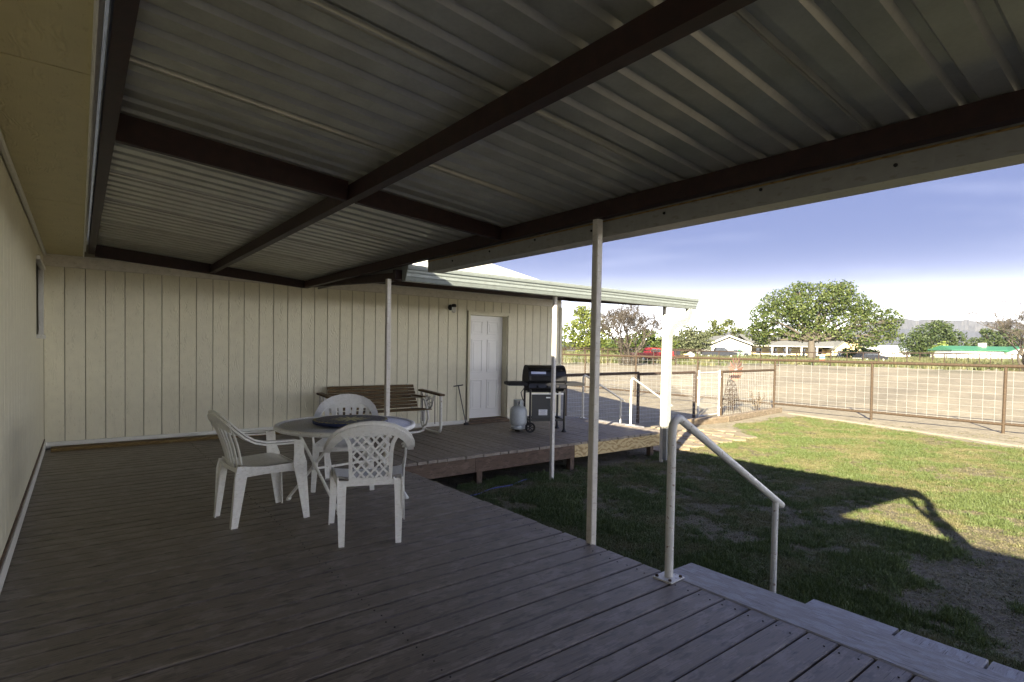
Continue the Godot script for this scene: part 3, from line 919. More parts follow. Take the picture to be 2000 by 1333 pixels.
func handrail(label: String, base: Vector3, top: float, run: float, drop: float, foot_y: float, r: float) -> void:
	var t := thing("handrail", label, "handrail", base, 0.0, "white pipe handrails")
	var b := MB.new()
	var pts := [Vector3(0, 0.0, 0), Vector3(0, top - 0.10, 0)]
	for i in range(1, 6):
		var a := i / 5.0 * 2.1
		pts.append(Vector3(0.055 * (1.0 - cos(a)), top - 0.10 + 0.062 * sin(a), 0))
	var last: Vector3 = pts[-1]
	var endp := Vector3(run, top - drop, 0)
	pts.append(last.lerp(endp, 0.5))
	pts.append(endp)
	b.tube(pts, r, r, 14)
	part("rail_pipe", b, M.pipe, t)
	var px := run - 0.09
	var py := top - drop + 0.09 * drop / run
	ptube("lower_post", [Vector3(px, foot_y, 0), Vector3(px, py - r * 0.5, 0)], r * 0.86, M.pipe, t, -1.0, 12)
	pbox("base_plate", Vector3(0, 0.006, 0), Vector3(0.135, 0.009, 0.125), M.pipe, t, 0.002, Basis(Vector3.UP, 0.06))
	var bo := MB.new()
	for q in [[-0.05, -0.045], [0.05, -0.045], [-0.05, 0.045], [0.05, 0.045]]:
		bo.lathe([Vector2(0.0, 0.012), Vector2(0.008, 0.011), Vector2(0.010, 0.004), Vector2(0.010, 0.0)], Vector3(q[0], 0.010, q[1]), 6)
	part("bolt", bo, M.dark_rust, t)

# ---------------------------------------------------------------- furniture
func chair(label: String, at: Vector3, turn: float, style: String) -> void:
	var t := thing("plastic_chair", label, "chair", at, turn, "white plastic chairs around the round table")
	var m: Material = M.plastic
	# seat shell
	var b := MB.new()
	var nx := 10
	var nz := 8
	var sp := func(i: int, j: int, up: float) -> Vector3:
		var fx := float(i) / nx * 2.0 - 1.0
		var fz := float(j) / nz
		var hw := lerpf(0.205, 0.245, fz)
		var y := 0.405 + 0.022 * fx * fx + 0.012 * fz - 0.05 * smoothstep(0.82, 1.0, fz) * 0.6 + 0.03 * smoothstep(0.2, 0.0, fz)
		return Vector3(fx * hw, y + up, lerpf(-0.215, 0.235, fz))
	for i in nx:
		for j in nz:
			b.quad(sp.call(i, j, 0.0), sp.call(i, j + 1, 0.0), sp.call(i + 1, j + 1, 0.0), sp.call(i + 1, j, 0.0))
			b.quad(sp.call(i, j, -0.007), sp.call(i + 1, j, -0.007), sp.call(i + 1, j + 1, -0.007), sp.call(i, j + 1, -0.007))
	for s in [-1.0, 1.0]:
		b.ribbon([Vector3(s * 0.207, 0.40, -0.215), Vector3(s * 0.222, 0.396, -0.05), Vector3(s * 0.240, 0.40, 0.12), Vector3(s * 0.248, 0.392, 0.235)], [Vector3(s, 0, 0), Vector3(s, 0, 0), Vector3(s, 0, 0), Vector3(s, 0, 0)], [0.085, 0.055, 0.06, 0.07], 0.007)
	b.ribbon([Vector3(-0.245, 0.385, 0.240), Vector3(0, 0.378, 0.248), Vector3(0.245, 0.385, 0.240)], [Vector3(0, 0, 1), Vector3(0, 0, 1), Vector3(0, 0, 1)], [0.055, 0.035, 0.055], 0.006)
	b.ribbon([Vector3(-0.205, 0.405, -0.218), Vector3(0, 0.40, -0.222), Vector3(0.205, 0.405, -0.218)], [Vector3(0, 0, -1), Vector3(0, 0, -1), Vector3(0, 0, -1)], [0.04, 0.026, 0.04], 0.006)
	part("seat", b, m, t)
	# one continuous rail: arm, sweep up, top of the back, and down again
	var pts := []
	var nr := []
	var ws := []
	var half := [[0.262, 0.585, 0.205, 0, 1, 0.12, 0.040], [0.278, 0.606, 0.15, 0, 1, 0.0, 0.05], [0.282, 0.610, 0.03, 0, 1, 0, 0.05], [0.281, 0.614, -0.07, 0, 1, 0.1, 0.052], [0.274, 0.632, -0.14, 0, 0.93, 0.35, 0.056], [0.262, 0.665, -0.20, 0.12, 0.75, 0.62, 0.062], [0.238, 0.708, -0.25, 0.1, 0.55, 0.8, 0.068], [0.195, 0.748, -0.288, 0.05, 0.42, 0.9, 0.074], [0.135, 0.776, -0.312, 0.02, 0.36, 0.93, 0.078], [0.07, 0.792, -0.324, 0, 0.34, 0.94, 0.078]]
	for h in half:
		pts.append(Vector3(-h[0], h[1], h[2])); nr.append(Vector3(h[3], h[4], h[5])); ws.append(h[6])
	pts.append(Vector3(0, 0.797, -0.328)); nr.append(Vector3(0, 0.34, 0.94)); ws.append(0.078)
	for i in range(half.size() - 1, -1, -1):
		var h: Array = half[i]
		pts.append(Vector3(h[0], h[1], h[2])); nr.append(Vector3(-h[3], h[4], h[5])); ws.append(h[6])
	var rl := MB.new()
	rl.ribbon(pts, nr, ws, 0.011)
	# turned-down edge of the rail
	var low := []
	for i in pts.size():
		low.append((pts[i] as Vector3) + Vector3(0, -0.012, 0) - (nr[i] as Vector3).normalized() * 0.008)
	var w2 := []
	for i in ws.size(): w2.append(ws[i] * 0.72)
	rl.ribbon(low, nr, w2, 0.012)
	part("arm_rail", rl, m, t)
	# backrest
	var zb := func(y: float) -> float: return -0.212 - 0.285 * (y - 0.42)
	var bk := MB.new()
	var nb := Vector3(0, 0.275, 0.96)
	if style == "lattice":
		for s in [-1.0, 1.0]:
			var q := [[0.128, 0.41], [0.130, 0.52], [0.131, 0.62], [0.139, 0.68], [0.160, 0.725], [0.19, 0.752]]
			var pp := []
			var nn := []
			var ww := []
			for e in q:
				pp.append(Vector3(s * e[0], e[1], zb.call(e[1]))); nn.append(nb); ww.append(0.024)
			bk.ribbon(pp, nn, ww, 0.016)
		bk.ribbon([Vector3(-0.14, 0.428, zb.call(0.428)), Vector3(0, 0.420, zb.call(0.42)), Vector3(0.14, 0.428, zb.call(0.428))], [nb, nb, nb], [0.034, 0.036, 0.034], 0.014)
		for dir in [-1.0, 1.0]:
			var off := -0.46
			while off < 0.5:
				# line x = dir * (y - 0.6) + off clipped to the panel
				var ya := 0.44
				var yb := 0.765
				var best := []
				for i in 41:
					var y := lerpf(ya, yb, i / 40.0)
					var x: float = dir * (y - 0.6) * 0.86 + off
					var lim := 0.122 + 0.03 * smoothstep(0.68, 0.75, y)
					if absf(x) < lim: best.append(Vector3(x, y, zb.call(y)))
				if best.size() > 2:
					bk.ribbon([best[0], best[-1]], [nb, nb], [0.0125, 0.0125], 0.009 if dir > 0 else 0.0075)
				off += 0.058
	else:
		for i in 7:
			var f := (i - 3) / 3.0
			var pp := []
			var nn := []
			var ww := []
			for k in 6:
				var y := lerpf(0.412, 0.735, k / 5.0)
				var sx := f * lerpf(0.155, 0.205, k / 5.0)
				pp.append(Vector3(sx, y, zb.call(y) + 0.02 * f * f + 0.012 * sin(k / 5.0 * PI))); nn.append(nb); ww.append(lerpf(0.034, 0.043, k / 5.0))
			bk.ribbon(pp, nn, ww, 0.009)
		var pp2 := []
		var nn2 := []
		var ww2 := []
		for k in 11:
			var f := (k - 5) / 5.0
			pp2.append(Vector3(f * 0.225, 0.752 - 0.035 * f * f, zb.call(0.75) + 0.022 * f * f)); nn2.append(nb); ww2.append(0.10 - 0.035 * f * f)
		bk.ribbon(pp2, nn2, ww2, 0.009)
	part("backrest", bk, m, t)
	# legs: angle section, wide at the seat
	for s in [-1.0, 1.0]:
		var fl := MB.new()
		var sx := Vector3(s, 0, 0)
		fl.ribbon([Vector3(s * 0.276, 0.604, 0.178), Vector3(s * 0.272, 0.50, 0.182), Vector3(s * 0.260, 0.42, 0.195), Vector3(s * 0.262, 0.32, 0.208), Vector3(s * 0.272, 0.0, 0.245)], [sx, sx, sx, sx, sx], [0.07, 0.075, 0.105, 0.082, 0.045], 0.008)
		fl.ribbon([Vector3(s * 0.235, 0.40, 0.236), Vector3(s * 0.240, 0.30, 0.246), Vector3(s * 0.254, 0.0, 0.264)], [Vector3(0, 0, 1), Vector3(0, 0, 1), Vector3(0, 0, 1)], [0.062, 0.052, 0.036], 0.007)
		part("leg", fl, m, t)
		var rr := MB.new()
		rr.ribbon([Vector3(s * 0.208, 0.44, -0.205), Vector3(s * 0.212, 0.36, -0.212), Vector3(s * 0.205, 0.2, -0.228), Vector3(s * 0.198, 0.0, -0.25)], [sx, sx, sx, sx], [0.06, 0.08, 0.062, 0.042], 0.008)
		rr.ribbon([Vector3(s * 0.182, 0.42, -0.226), Vector3(s * 0.184, 0.32, -0.240), Vector3(s * 0.182, 0.0, -0.270)], [Vector3(0, 0, -1), Vector3(0, 0, -1), Vector3(0, 0, -1)], [0.058, 0.052, 0.036], 0.007)
		part("leg", rr, m, t)

func build_table() -> void:
	var t := thing("round_table", "round white metal patio table with rust-spotted rim and crossed legs", "table", Vector3(2.12, 0, 4.24))
	var top := MB.new()
	top.lathe([Vector2(0.0, 0.660), Vector2(0.25, 0.660), Vector2(0.545, 0.659), Vector2(0.545, 0.656), Vector2(0.0, 0.656)], Vector3.ZERO, 56)
	part("mesh_top", top, M.mesh_top, t)
	var rim := MB.new()
	rim.lathe([Vector2(0.535, 0.664), Vector2(0.552, 0.669), Vector2(0.566, 0.664), Vector2(0.571, 0.652), Vector2(0.568, 0.636), Vector2(0.556, 0.630), Vector2(0.540, 0.636), Vector2(0.535, 0.664)], Vector3.ZERO, 64)
	part("rim", rim, M.table, t)
	for q in [[Vector3(-0.385, 0, -0.32), Vector3(-0.16, 0.65, 0.30)], [Vector3(-0.19, 0, 0.36), Vector3(-0.36, 0.65, -0.24)], [Vector3(0.46, 0, 0.22), Vector3(0.20, 0.65, -0.36)], [Vector3(0.26, 0, -0.46), Vector3(0.36, 0.65, 0.20)]]:
		ptube("leg", [q[0] + Vector3(0, 0.012, 0), q[1]], 0.0125, M.table, t, -1.0, 10)
		var cap := MB.new()
		cap.tube([q[0], q[0] + (q[1] - q[0]).normalized() * 0.035], 0.0165, 0.0165, 10)
		part("foot_cap", cap, M.plastic, t)
	for q in [[Vector3(-0.16, 0.645, 0.30), Vector3(0.36, 0.645, 0.20)], [Vector3(-0.36, 0.645, -0.24), Vector3(0.20, 0.645, -0.36)], [Vector3(-0.283, 0.31, 0.0), Vector3(0.33, 0.31, -0.09)]]:
		ptube("cross_bar", q, 0.010, M.table, t, -1.0, 8)
	var s := thing("serving_board", "round navy turntable with worn straw-yellow sunburst on the white table", "turntable", Vector3(2.13, 0.672, 4.30))
	var d := MB.new()
	d.lathe([Vector2(0.0, 0.036), Vector2(0.285, 0.036), Vector2(0.300, 0.034)], Vector3.ZERO, 64)
	var sm: StandardMaterial3D = M.susan
	for i in d.u.size():
		d.u[i] = d.u[i] / 0.605 + Vector2(0.5, 0.5)
	part("painted_top", d, sm, s)
	var e := MB.new()
	e.lathe([Vector2(0.300, 0.034), Vector2(0.304, 0.026), Vector2(0.300, 0.008), Vector2(0.28, 0.004), Vector2(0.0, 0.004)], Vector3.ZERO, 64)
	part("edge", e, M.susan_edge, s)
	var fo := MB.new()
	fo.lathe([Vector2(0.09, 0.006), Vector2(0.09, 0.0), Vector2(0.0, 0.0)], Vector3.ZERO, 20)
	part("bearing_foot", fo, M.black_matt, s)

func build_glider() -> void:
	var t := thing("glider_bench", "white tube glider bench with brown wooden slats against the cream wall", "bench", Vector3(0, -0.117, 0))
	var fl := 0.0
	for x in [3.27, 5.03]:
		var pts := [Vector3(x, 0.64, 0.88), Vector3(x, 0.12, 0.89), Vector3(x, 0.05, 0.86), Vector3(x, 0.022, 0.79), Vector3(x, 0.020, 0.60), Vector3(x, 0.020, 0.42), Vector3(x, 0.05, 0.30), Vector3(x, 0.14, 0.25), Vector3(x, 0.66, 0.24)]
		ptube("side_frame", pts, 0.024, M.pipe, t)
		ptube("side_frame", [Vector3(x, 0.65, 0.66), Vector3(x, 0.46, 0.60), Vector3(x, 0.40, 0.52), Vector3(x, 0.46, 0.44), Vector3(x, 0.655, 0.38)], 0.018, M.pipe, t)
		for zz in [0.32, 0.74]:
			ptube("hanger_strap", [Vector3(x - 0.03 * sgn(x - 4.0), 0.64, zz), Vector3(x - 0.06 * sgn(x - 4.0), 0.17, zz + 0.06)], 0.006, M.dark_rust, t, -1.0, 6)
		pbox("arm_board", Vector3(x, 0.672, 0.56), Vector3(0.095, 0.034, 0.74), M.slat, t, 0.007, Basis(Vector3.RIGHT, 0.05), Color(0.8, 0.75, 0.7))
		# scroll ironwork under the arm
		for q in [[0.50, 0.57, 0.055, 1.0], [0.61, 0.55, 0.065, -1.0], [0.56, 0.46, 0.045, 1.0]]:
			var sc := []
			for i in 22:
				var a := i / 21.0 * TAU * 1.35
				var rr: float = q[2] * (1.0 - 0.6 * i / 21.0)
				sc.append(Vector3(x - 0.04 * sgn(x - 4.0), q[1] + rr * sin(a), q[0] + q[3] * rr * cos(a)))
			ptube("scroll", sc, 0.008, M.pipe, t, -1.0, 6)
	ptube("front_bar", [Vector3(3.27, 0.05, 0.75), Vector3(3.40, 0.045, 0.72), Vector3(4.72, 0.045, 0.70), Vector3(4.83, 0.06, 0.66), Vector3(4.87, 0.14, 0.62), Vector3(4.88, 0.36, 0.60)], 0.019, M.pipe, t)
	ptube("rear_bar", [Vector3(3.27, 0.06, 0.27), Vector3(5.03, 0.06, 0.27)], 0.017, M.pipe, t)
	# swinging seat
	for x in [3.50, 4.80]:
		ptube("seat_frame", [Vector3(x, 0.80, 0.13), Vector3(x, 0.60, 0.20), Vector3(x, 0.42, 0.30), Vector3(x, 0.37, 0.42), Vector3(x, 0.40, 0.78)], 0.013, M.pipe, t)
		ptube("inner_arm", [Vector3(x + 0.03, 0.60, 0.25), Vector3(x + 0.035, 0.60, 0.60), Vector3(x + 0.035, 0.56, 0.70), Vector3(x + 0.035, 0.40, 0.79), Vector3(x + 0.035, 0.28, 0.82), Vector3(x + 0.035, 0.17, 0.76), Vector3(x + 0.035, 0.13, 0.66)], 0.019, M.pipe, t)
		pbox("arm_pad", Vector3(x + 0.035, 0.618, 0.48), Vector3(0.065, 0.026, 0.38), M.slat, t, 0.006, Basis(), Color(0.7, 0.65, 0.6))
	var x0 := 3.40
	var x1 := 4.90
	for i in 7:
		var f := i / 6.0
		var yy := lerpf(0.44, 0.765, f)
		var zz := lerpf(0.315, 0.165, f)
		var tn := rng.randf_range(0.85, 1.15)
		pbox("back_slat", Vector3((x0 + x1) * 0.5 + rng.randf_range(-0.004, 0.004), yy, zz), Vector3(x1 - x0 - 0.02 * (6 - i) * 0.0, 0.047, 0.02), M.slat, t, 0.005, Basis(Vector3.RIGHT, -0.4), Color(tn, tn * 0.97, tn * 0.9))
	for i in 6:
		var f := i / 5.0
		var tn := rng.randf_range(0.85, 1.15)
		pbox("seat_slat", Vector3((x0 + x1) * 0.5, lerpf(0.395, 0.42, f), lerpf(0.40, 0.79, f)), Vector3(x1 - x0, 0.018, 0.055), M.slat, t, 0.005, Basis(), Color(tn, tn, tn * 0.93))

func build_grill() -> void:
	var t := thing("gas_grill", "black wheeled gas barbecue grill with closed lid on the door deck", "grill", Vector3(6.81, -0.117, 1.41), deg_to_rad(-26.6))
	# lid: barrel profile with flat front
	var lp := PackedVector2Array()
	for q in [[0.24, 0.86], [0.262, 0.90], [0.262, 0.965], [0.235, 1.055], [0.18, 1.115], [0.10, 1.150], [-0.02, 1.158], [-0.13, 1.130], [-0.21, 1.05], [-0.25, 0.95], [-0.25, 0.86]]:
		lp.append(Vector2(q[0], q[1]))
	var rl := PackedVector2Array()
	for i in lp.size(): rl.append(Vector2(-lp[i].x, lp[i].y))
	rl.reverse()
	var b := MB.new()
	b.prism(lp, Vector3.ZERO, Vector3(0, 0, 1), Vector3.UP, 0.64)
	var lid := part("lid", b, M.black, t)
	var ends := MB.new()
	for s in [-1.0, 1.0]:
		ends.prism(lp, Vector3(s * 0.328, 0, 0), Vector3(0, 0, 1), Vector3.UP, 0.016)
	part("end_cap", ends, M.black_matt, lid)
	var hd := MB.new()
	hd.tube([Vector3(-0.24, 1.075, 0.235), Vector3(-0.24, 1.085, 0.285), Vector3(-0.20, 1.085, 0.295), Vector3(0.20, 1.085, 0.295), Vector3(0.24, 1.085, 0.285), Vector3(0.24, 1.075, 0.235)], 0.013, 0.013, 8)
	part("handle", hd, M.black_matt, lid)
	var strip := MB.new()
	strip.cbox(Vector3(-0.16, 1.030, 0.251), Vector3(0.26, 0.044, 0.006), 0.002, Basis(Vector3.RIGHT, -0.29))
	part("silver_strip", strip, M.chrome, lid)  # plain silver strip on the left of the lid front
	pbox("front_plate", Vector3(0, 0.935, 0.266), Vector3(0.58, 0.085, 0.008), M.black_matt, lid, 0.003)
	# firebox and control panel
	var fp := PackedVector2Array([Vector2(-0.24, 0.855), Vector2(-0.17, 0.70), Vector2(0.17, 0.70), Vector2(0.25, 0.78), Vector2(0.25, 0.855)])
	var f := MB.new()
	f.prism(fp, Vector3.ZERO, Vector3(0, 0, 1), Vector3.UP, 0.62)
	part("firebox", f, M.black_matt, t)
	pbox("control_panel", Vector3(0, 0.80, 0.27), Vector3(0.66, 0.075, 0.03), M.black, t, 0.006, Basis(Vector3.RIGHT, -0.25))
	for x in [-0.18, 0.0, 0.18]:
		var kb := MB.new()
		kb.lathe([Vector2(0.0, 0.03), Vector2(0.020, 0.028), Vector2(0.024, 0.0)], Vector3(x, 0.798, 0.287), 14, Basis(Vector3.RIGHT, PI / 2 - 0.25))
		part("knob", kb, M.black_matt, t)
	# shelves
	for s in [-1.0, 1.0]:
		var sh := MB.new()
		sh.cbox(Vector3(s * 0.51, 0.83, 0.02), Vector3(0.34, 0.05, 0.44), 0.01)
		sh.cbox(Vector3(s * 0.50, 0.858, 0.02), Vector3(0.30, 0.008, 0.40), 0.003)
		part("side_shelf", sh, M.black_matt, t)
	# cart
	for q in [[-0.29, 0.22, 0.09], [-0.29, -0.22, 0.09], [0.32, 0.22, 0.05], [0.32, -0.22, 0.05]]:
		ptube("leg", [Vector3(q[0], q[2], q[1]), Vector3(q[0], 0.74, q[1])], 0.019, M.black, t, -1.0, 10)
	for q in [0.22, -0.22]:
		var ft := MB.new()
		ft.lathe([Vector2(0.0, 0.07), Vector2(0.022, 0.065), Vector2(0.026, 0.04), Vector2(0.045, 0.012), Vector2(0.045, 0.0), Vector2(0.0, 0.0)], Vector3(0.32, 0.0, q), 14)
		part("foot", ft, M.black, t)
		pbox("bottom_rail", Vector3(0.015, 0.21, q), Vector3(0.61, 0.035, 0.03), M.black, t, 0.004)
		pbox("upper_rail", Vector3(0.015, 0.665, q), Vector3(0.60, 0.018, 0.014), M.chrome if q > 0 else M.black, t, 0.004)
		var w := MB.new()
		var rb := Basis(Vector3.RIGHT, PI / 2)
		w.lathe([Vector2(0.060, -0.018), Vector2(0.083, -0.018), Vector2(0.088, -0.010), Vector2(0.088, 0.010), Vector2(0.083, 0.018), Vector2(0.060, 0.018), Vector2(0.060, -0.018)], Vector3(-0.29, 0.088, q * 1.12), 24, rb)
		var wh := part("wheel", w, M.tyre, t)
		var sp := MB.new()
		for i in 6:
			var a := i / 6.0 * TAU
			sp.cbox(Vector3(-0.29 + cos(a) * 0.034, 0.088 + sin(a) * 0.034, q * 1.12), Vector3(0.06, 0.014, 0.02), 0.003, Basis(Vector3.BACK, a))
		sp.lathe([Vector2(0.0, -0.024), Vector2(0.016, -0.022), Vector2(0.016, 0.022), Vector2(0.0, 0.024)], Vector3(-0.29, 0.088, q * 1.12), 12, rb)
		part("spokes", sp, M.black_matt, wh)
	for s in [-0.29, 0.32]:
		pbox("bottom_rail", Vector3(s, 0.21, 0), Vector3(0.03, 0.035, 0.41), M.black, t, 0.004)
	ptube("axle", [Vector3(-0.29, 0.088, -0.27), Vector3(-0.29, 0.088, 0.27)], 0.006, M.chrome, t, -1.0, 6)
	pbox("front_panel", Vector3(-0.06, 0.44, 0.205), Vector3(0.40, 0.43, 0.012), M.grill_panel, t, 0.004)
	pbox("side_panel", Vector3(0.15, 0.44, 0.0), Vector3(0.012, 0.43, 0.38), M.grill_panel, t, 0.004)
	var lb := pbox("paper_label", Vector3(-0.06, 0.345, 0.2125), Vector3(0.155, 0.10, 0.002), M.paper, t, 0.0)
	var ink := MB.new()
	for i in 7:
		ink.box(Vector3(-0.06 - 0.01 * (i % 2), 0.383 - i * 0.0125, 0.2137), Vector3(0.125 - 0.02 * (i % 3), 0.003, 0.0006))
	part("print_lines", ink, mat(Color8(140, 140, 146), 0.7), lb)
	pbox("door_handle", Vector3(0.03, 0.60, 0.22), Vector3(0.075, 0.022, 0.02), M.chrome, t, 0.005)
	# gas bottle hanging at the wheel end
	var g := thing("gas_bottle", "pale grey propane bottle hanging beside the black grill", "gas bottle", Vector3(6.36, -0.117, 1.27), 0.3)
	var gb := MB.new()
	gb.lathe([Vector2(0.0, 0.085), Vector2(0.10, 0.085), Vector2(0.105, 0.10), Vector2(0.125, 0.115), Vector2(0.148, 0.15), Vector2(0.153, 0.19), Vector2(0.153, 0.34), Vector2(0.146, 0.385), Vector2(0.118, 0.425), Vector2(0.07, 0.448), Vector2(0.0, 0.455)], Vector3.ZERO, 32)
	part("bottle_body", gb, M.tank, g)
	var ri := MB.new()
	ri.lathe([Vector2(0.118, 0.05), Vector2(0.124, 0.05), Vector2(0.120, 0.118), Vector2(0.114, 0.118), Vector2(0.118, 0.05)], Vector3.ZERO, 28)
	part("foot_ring", ri, M.tank, g)
	var col := MB.new()
	for i in 20:
		if i % 10 >= 7: continue
		var a0 := i / 20.0 * TAU
		var a1 := (i + 1) / 20.0 * TAU
		for q in 2:
			var rr := 0.088 if q == 0 else 0.083
			var p0 := Vector3(cos(a0) * rr, 0.44, sin(a0) * rr)
			var p1 := Vector3(cos(a1) * rr, 0.44, sin(a1) * rr)
			col.quad(p1, p0, p0 + Vector3.UP * 0.105, p1 + Vector3.UP * 0.105)
	var ct := []
	for i in 25: ct.append(Vector3(cos(i / 24.0 * TAU) * 0.086, 0.548, sin(i / 24.0 * TAU) * 0.086))
	col.tube(ct, 0.007, 0.007, 6)
	part("collar", col, M.tank, g)
	var va := MB.new()
	va.lathe([Vector2(0.018, 0.45), Vector2(0.018, 0.50), Vector2(0.03, 0.505), Vector2(0.03, 0.525), Vector2(0.0, 0.525)], Vector3.ZERO, 12)
	va.cbox(Vector3(0.045, 0.485, 0), Vector3(0.06, 0.03, 0.03), 0.006)
	part("valve", va, M.chrome, g)
	ptube("gas_hose", [Vector3(0.07, 0.49, 0), Vector3(0.05, 0.50, 0.10), Vector3(-0.03, 0.58, 0.10), Vector3(-0.02, 0.68, 0.06), Vector3(0.12, 0.76, 0.04), Vector3(0.22, 0.79, 0.03)], 0.008, M.black_matt, g, -1.0, 8)
	ptube("hanger", [Vector3(0.12, 0.10, 0.0), Vector3(0.20, 0.09, 0.02)], 0.008, M.black, g, -1.0, 6)
	pbox("tank_tray", Vector3(0.02, 0.043, 0.0), Vector3(0.24, 0.014, 0.24), M.black, g, 0.003)
	pbox("tank_tray_prop", Vector3(0.02, 0.019, 0.0), Vector3(0.10, 0.036, 0.10), M.black, g, 0.003)

func build_small_things() -> void:
	var t := thing("scraper_tool", "thin black iron T-handle bar leaning on the wall left of the white door", "tool", Vector3(6.02, -0.117, 0.13))
	ptube("shaft", [Vector3(0, 0.03, 0), Vector3(-0.11, 0.73, -0.10)], 0.0085, M.black, t, 0.009, 8)
	ptube("handle", [Vector3(-0.21, 0.720, -0.10), Vector3(-0.01, 0.742, -0.10)], 0.010, M.black, t, -1.0, 8)
	pbox("blade", Vector3(0.01, 0.018, 0.0), Vector3(0.08, 0.034, 0.05), M.black_matt, t, 0.006)
	var l := thing("wall_lamp", "black cage wall lamp with clear jar glass on the cream wall", "lamp", Vector3(5.73, 2.06, 0.0))
	var b := MB.new()
	b.lathe([Vector2(0.0, 0.035), Vector2(0.045, 0.032), Vector2(0.055, 0.015), Vector2(0.055, 0.0)], Vector3.ZERO, 18, Basis(Vector3.RIGHT, PI / 2))
	part("back_plate", b, M.black, l)
	ptube("arm", [Vector3(0, 0.0, 0.02), Vector3(0, 0.02, 0.07), Vector3(0, 0.02, 0.11)], 0.018, M.black, l)
	var cp := MB.new()
	cp.lathe([Vector2(0.0, 0.045), Vector2(0.035, 0.04), Vector2(0.048, 0.015), Vector2(0.048, -0.012), Vector2(0.0, -0.012)], Vector3(0, 0.015, 0.12), 18)
	part("cap", cp, M.black, l)
	var j := MB.new()
	j.lathe([Vector2(0.038, 0.0), Vector2(0.041, -0.04), Vector2(0.041, -0.075), Vector2(0.03, -0.10), Vector2(0.0, -0.106)], Vector3(0, 0.0, 0.12), 18)
	part("jar_glass", j, M.jar, l)
	var bu := MB.new()
	bu.lathe([Vector2(0.012, 0.0), Vector2(0.014, -0.02), Vector2(0.024, -0.045), Vector2(0.018, -0.07), Vector2(0.0, -0.076)], Vector3(0, 0.0, 0.12), 14)
	part("bulb", bu, M.paper, l)
	var pts := []
	for i in 30:
		var f := i / 29.0
		var x := lerpf(4.15, 5.9, f)
		var z := lerpf(3.02, 2.66, f) + 0.03 * sin(f * 17.0)
		pts.append(Vector3(x, ground_y(x, z) + 0.016, z))
	var h := ptube("garden_hose", pts, 0.008, M.hose, self, -1.0, 8)
	tag(h, "thin blue hose lying on the ground below the door deck's front edge", "hose")

# ---------------------------------------------------------------- yard
func wires(b: MB, a: Vector3, c: Vector3, y0: float, y1: float, rows: Array, step: float, r: float) -> void:
	var ln := Vector2(c.x - a.x, c.z - a.z).length()
	for y in rows:
		var sag := rng.randf_range(-0.006, 0.006)
		b.tube([Vector3(a.x, y, a.z), Vector3((a.x + c.x) * 0.5, y + sag, (a.z + c.z) * 0.5), Vector3(c.x, y, c.z)], r, r, 4, false)
	var n := int(ln / step)
	for i in n + 1:
		var f := (i + 0.5) / (n + 1.0)
		var p := a.lerp(c, f)
		b.tube([Vector3(p.x + rng.randf_range(-0.006, 0.006), y0, p.z), Vector3(p.x, y1, p.z)], r, r, 4, false)

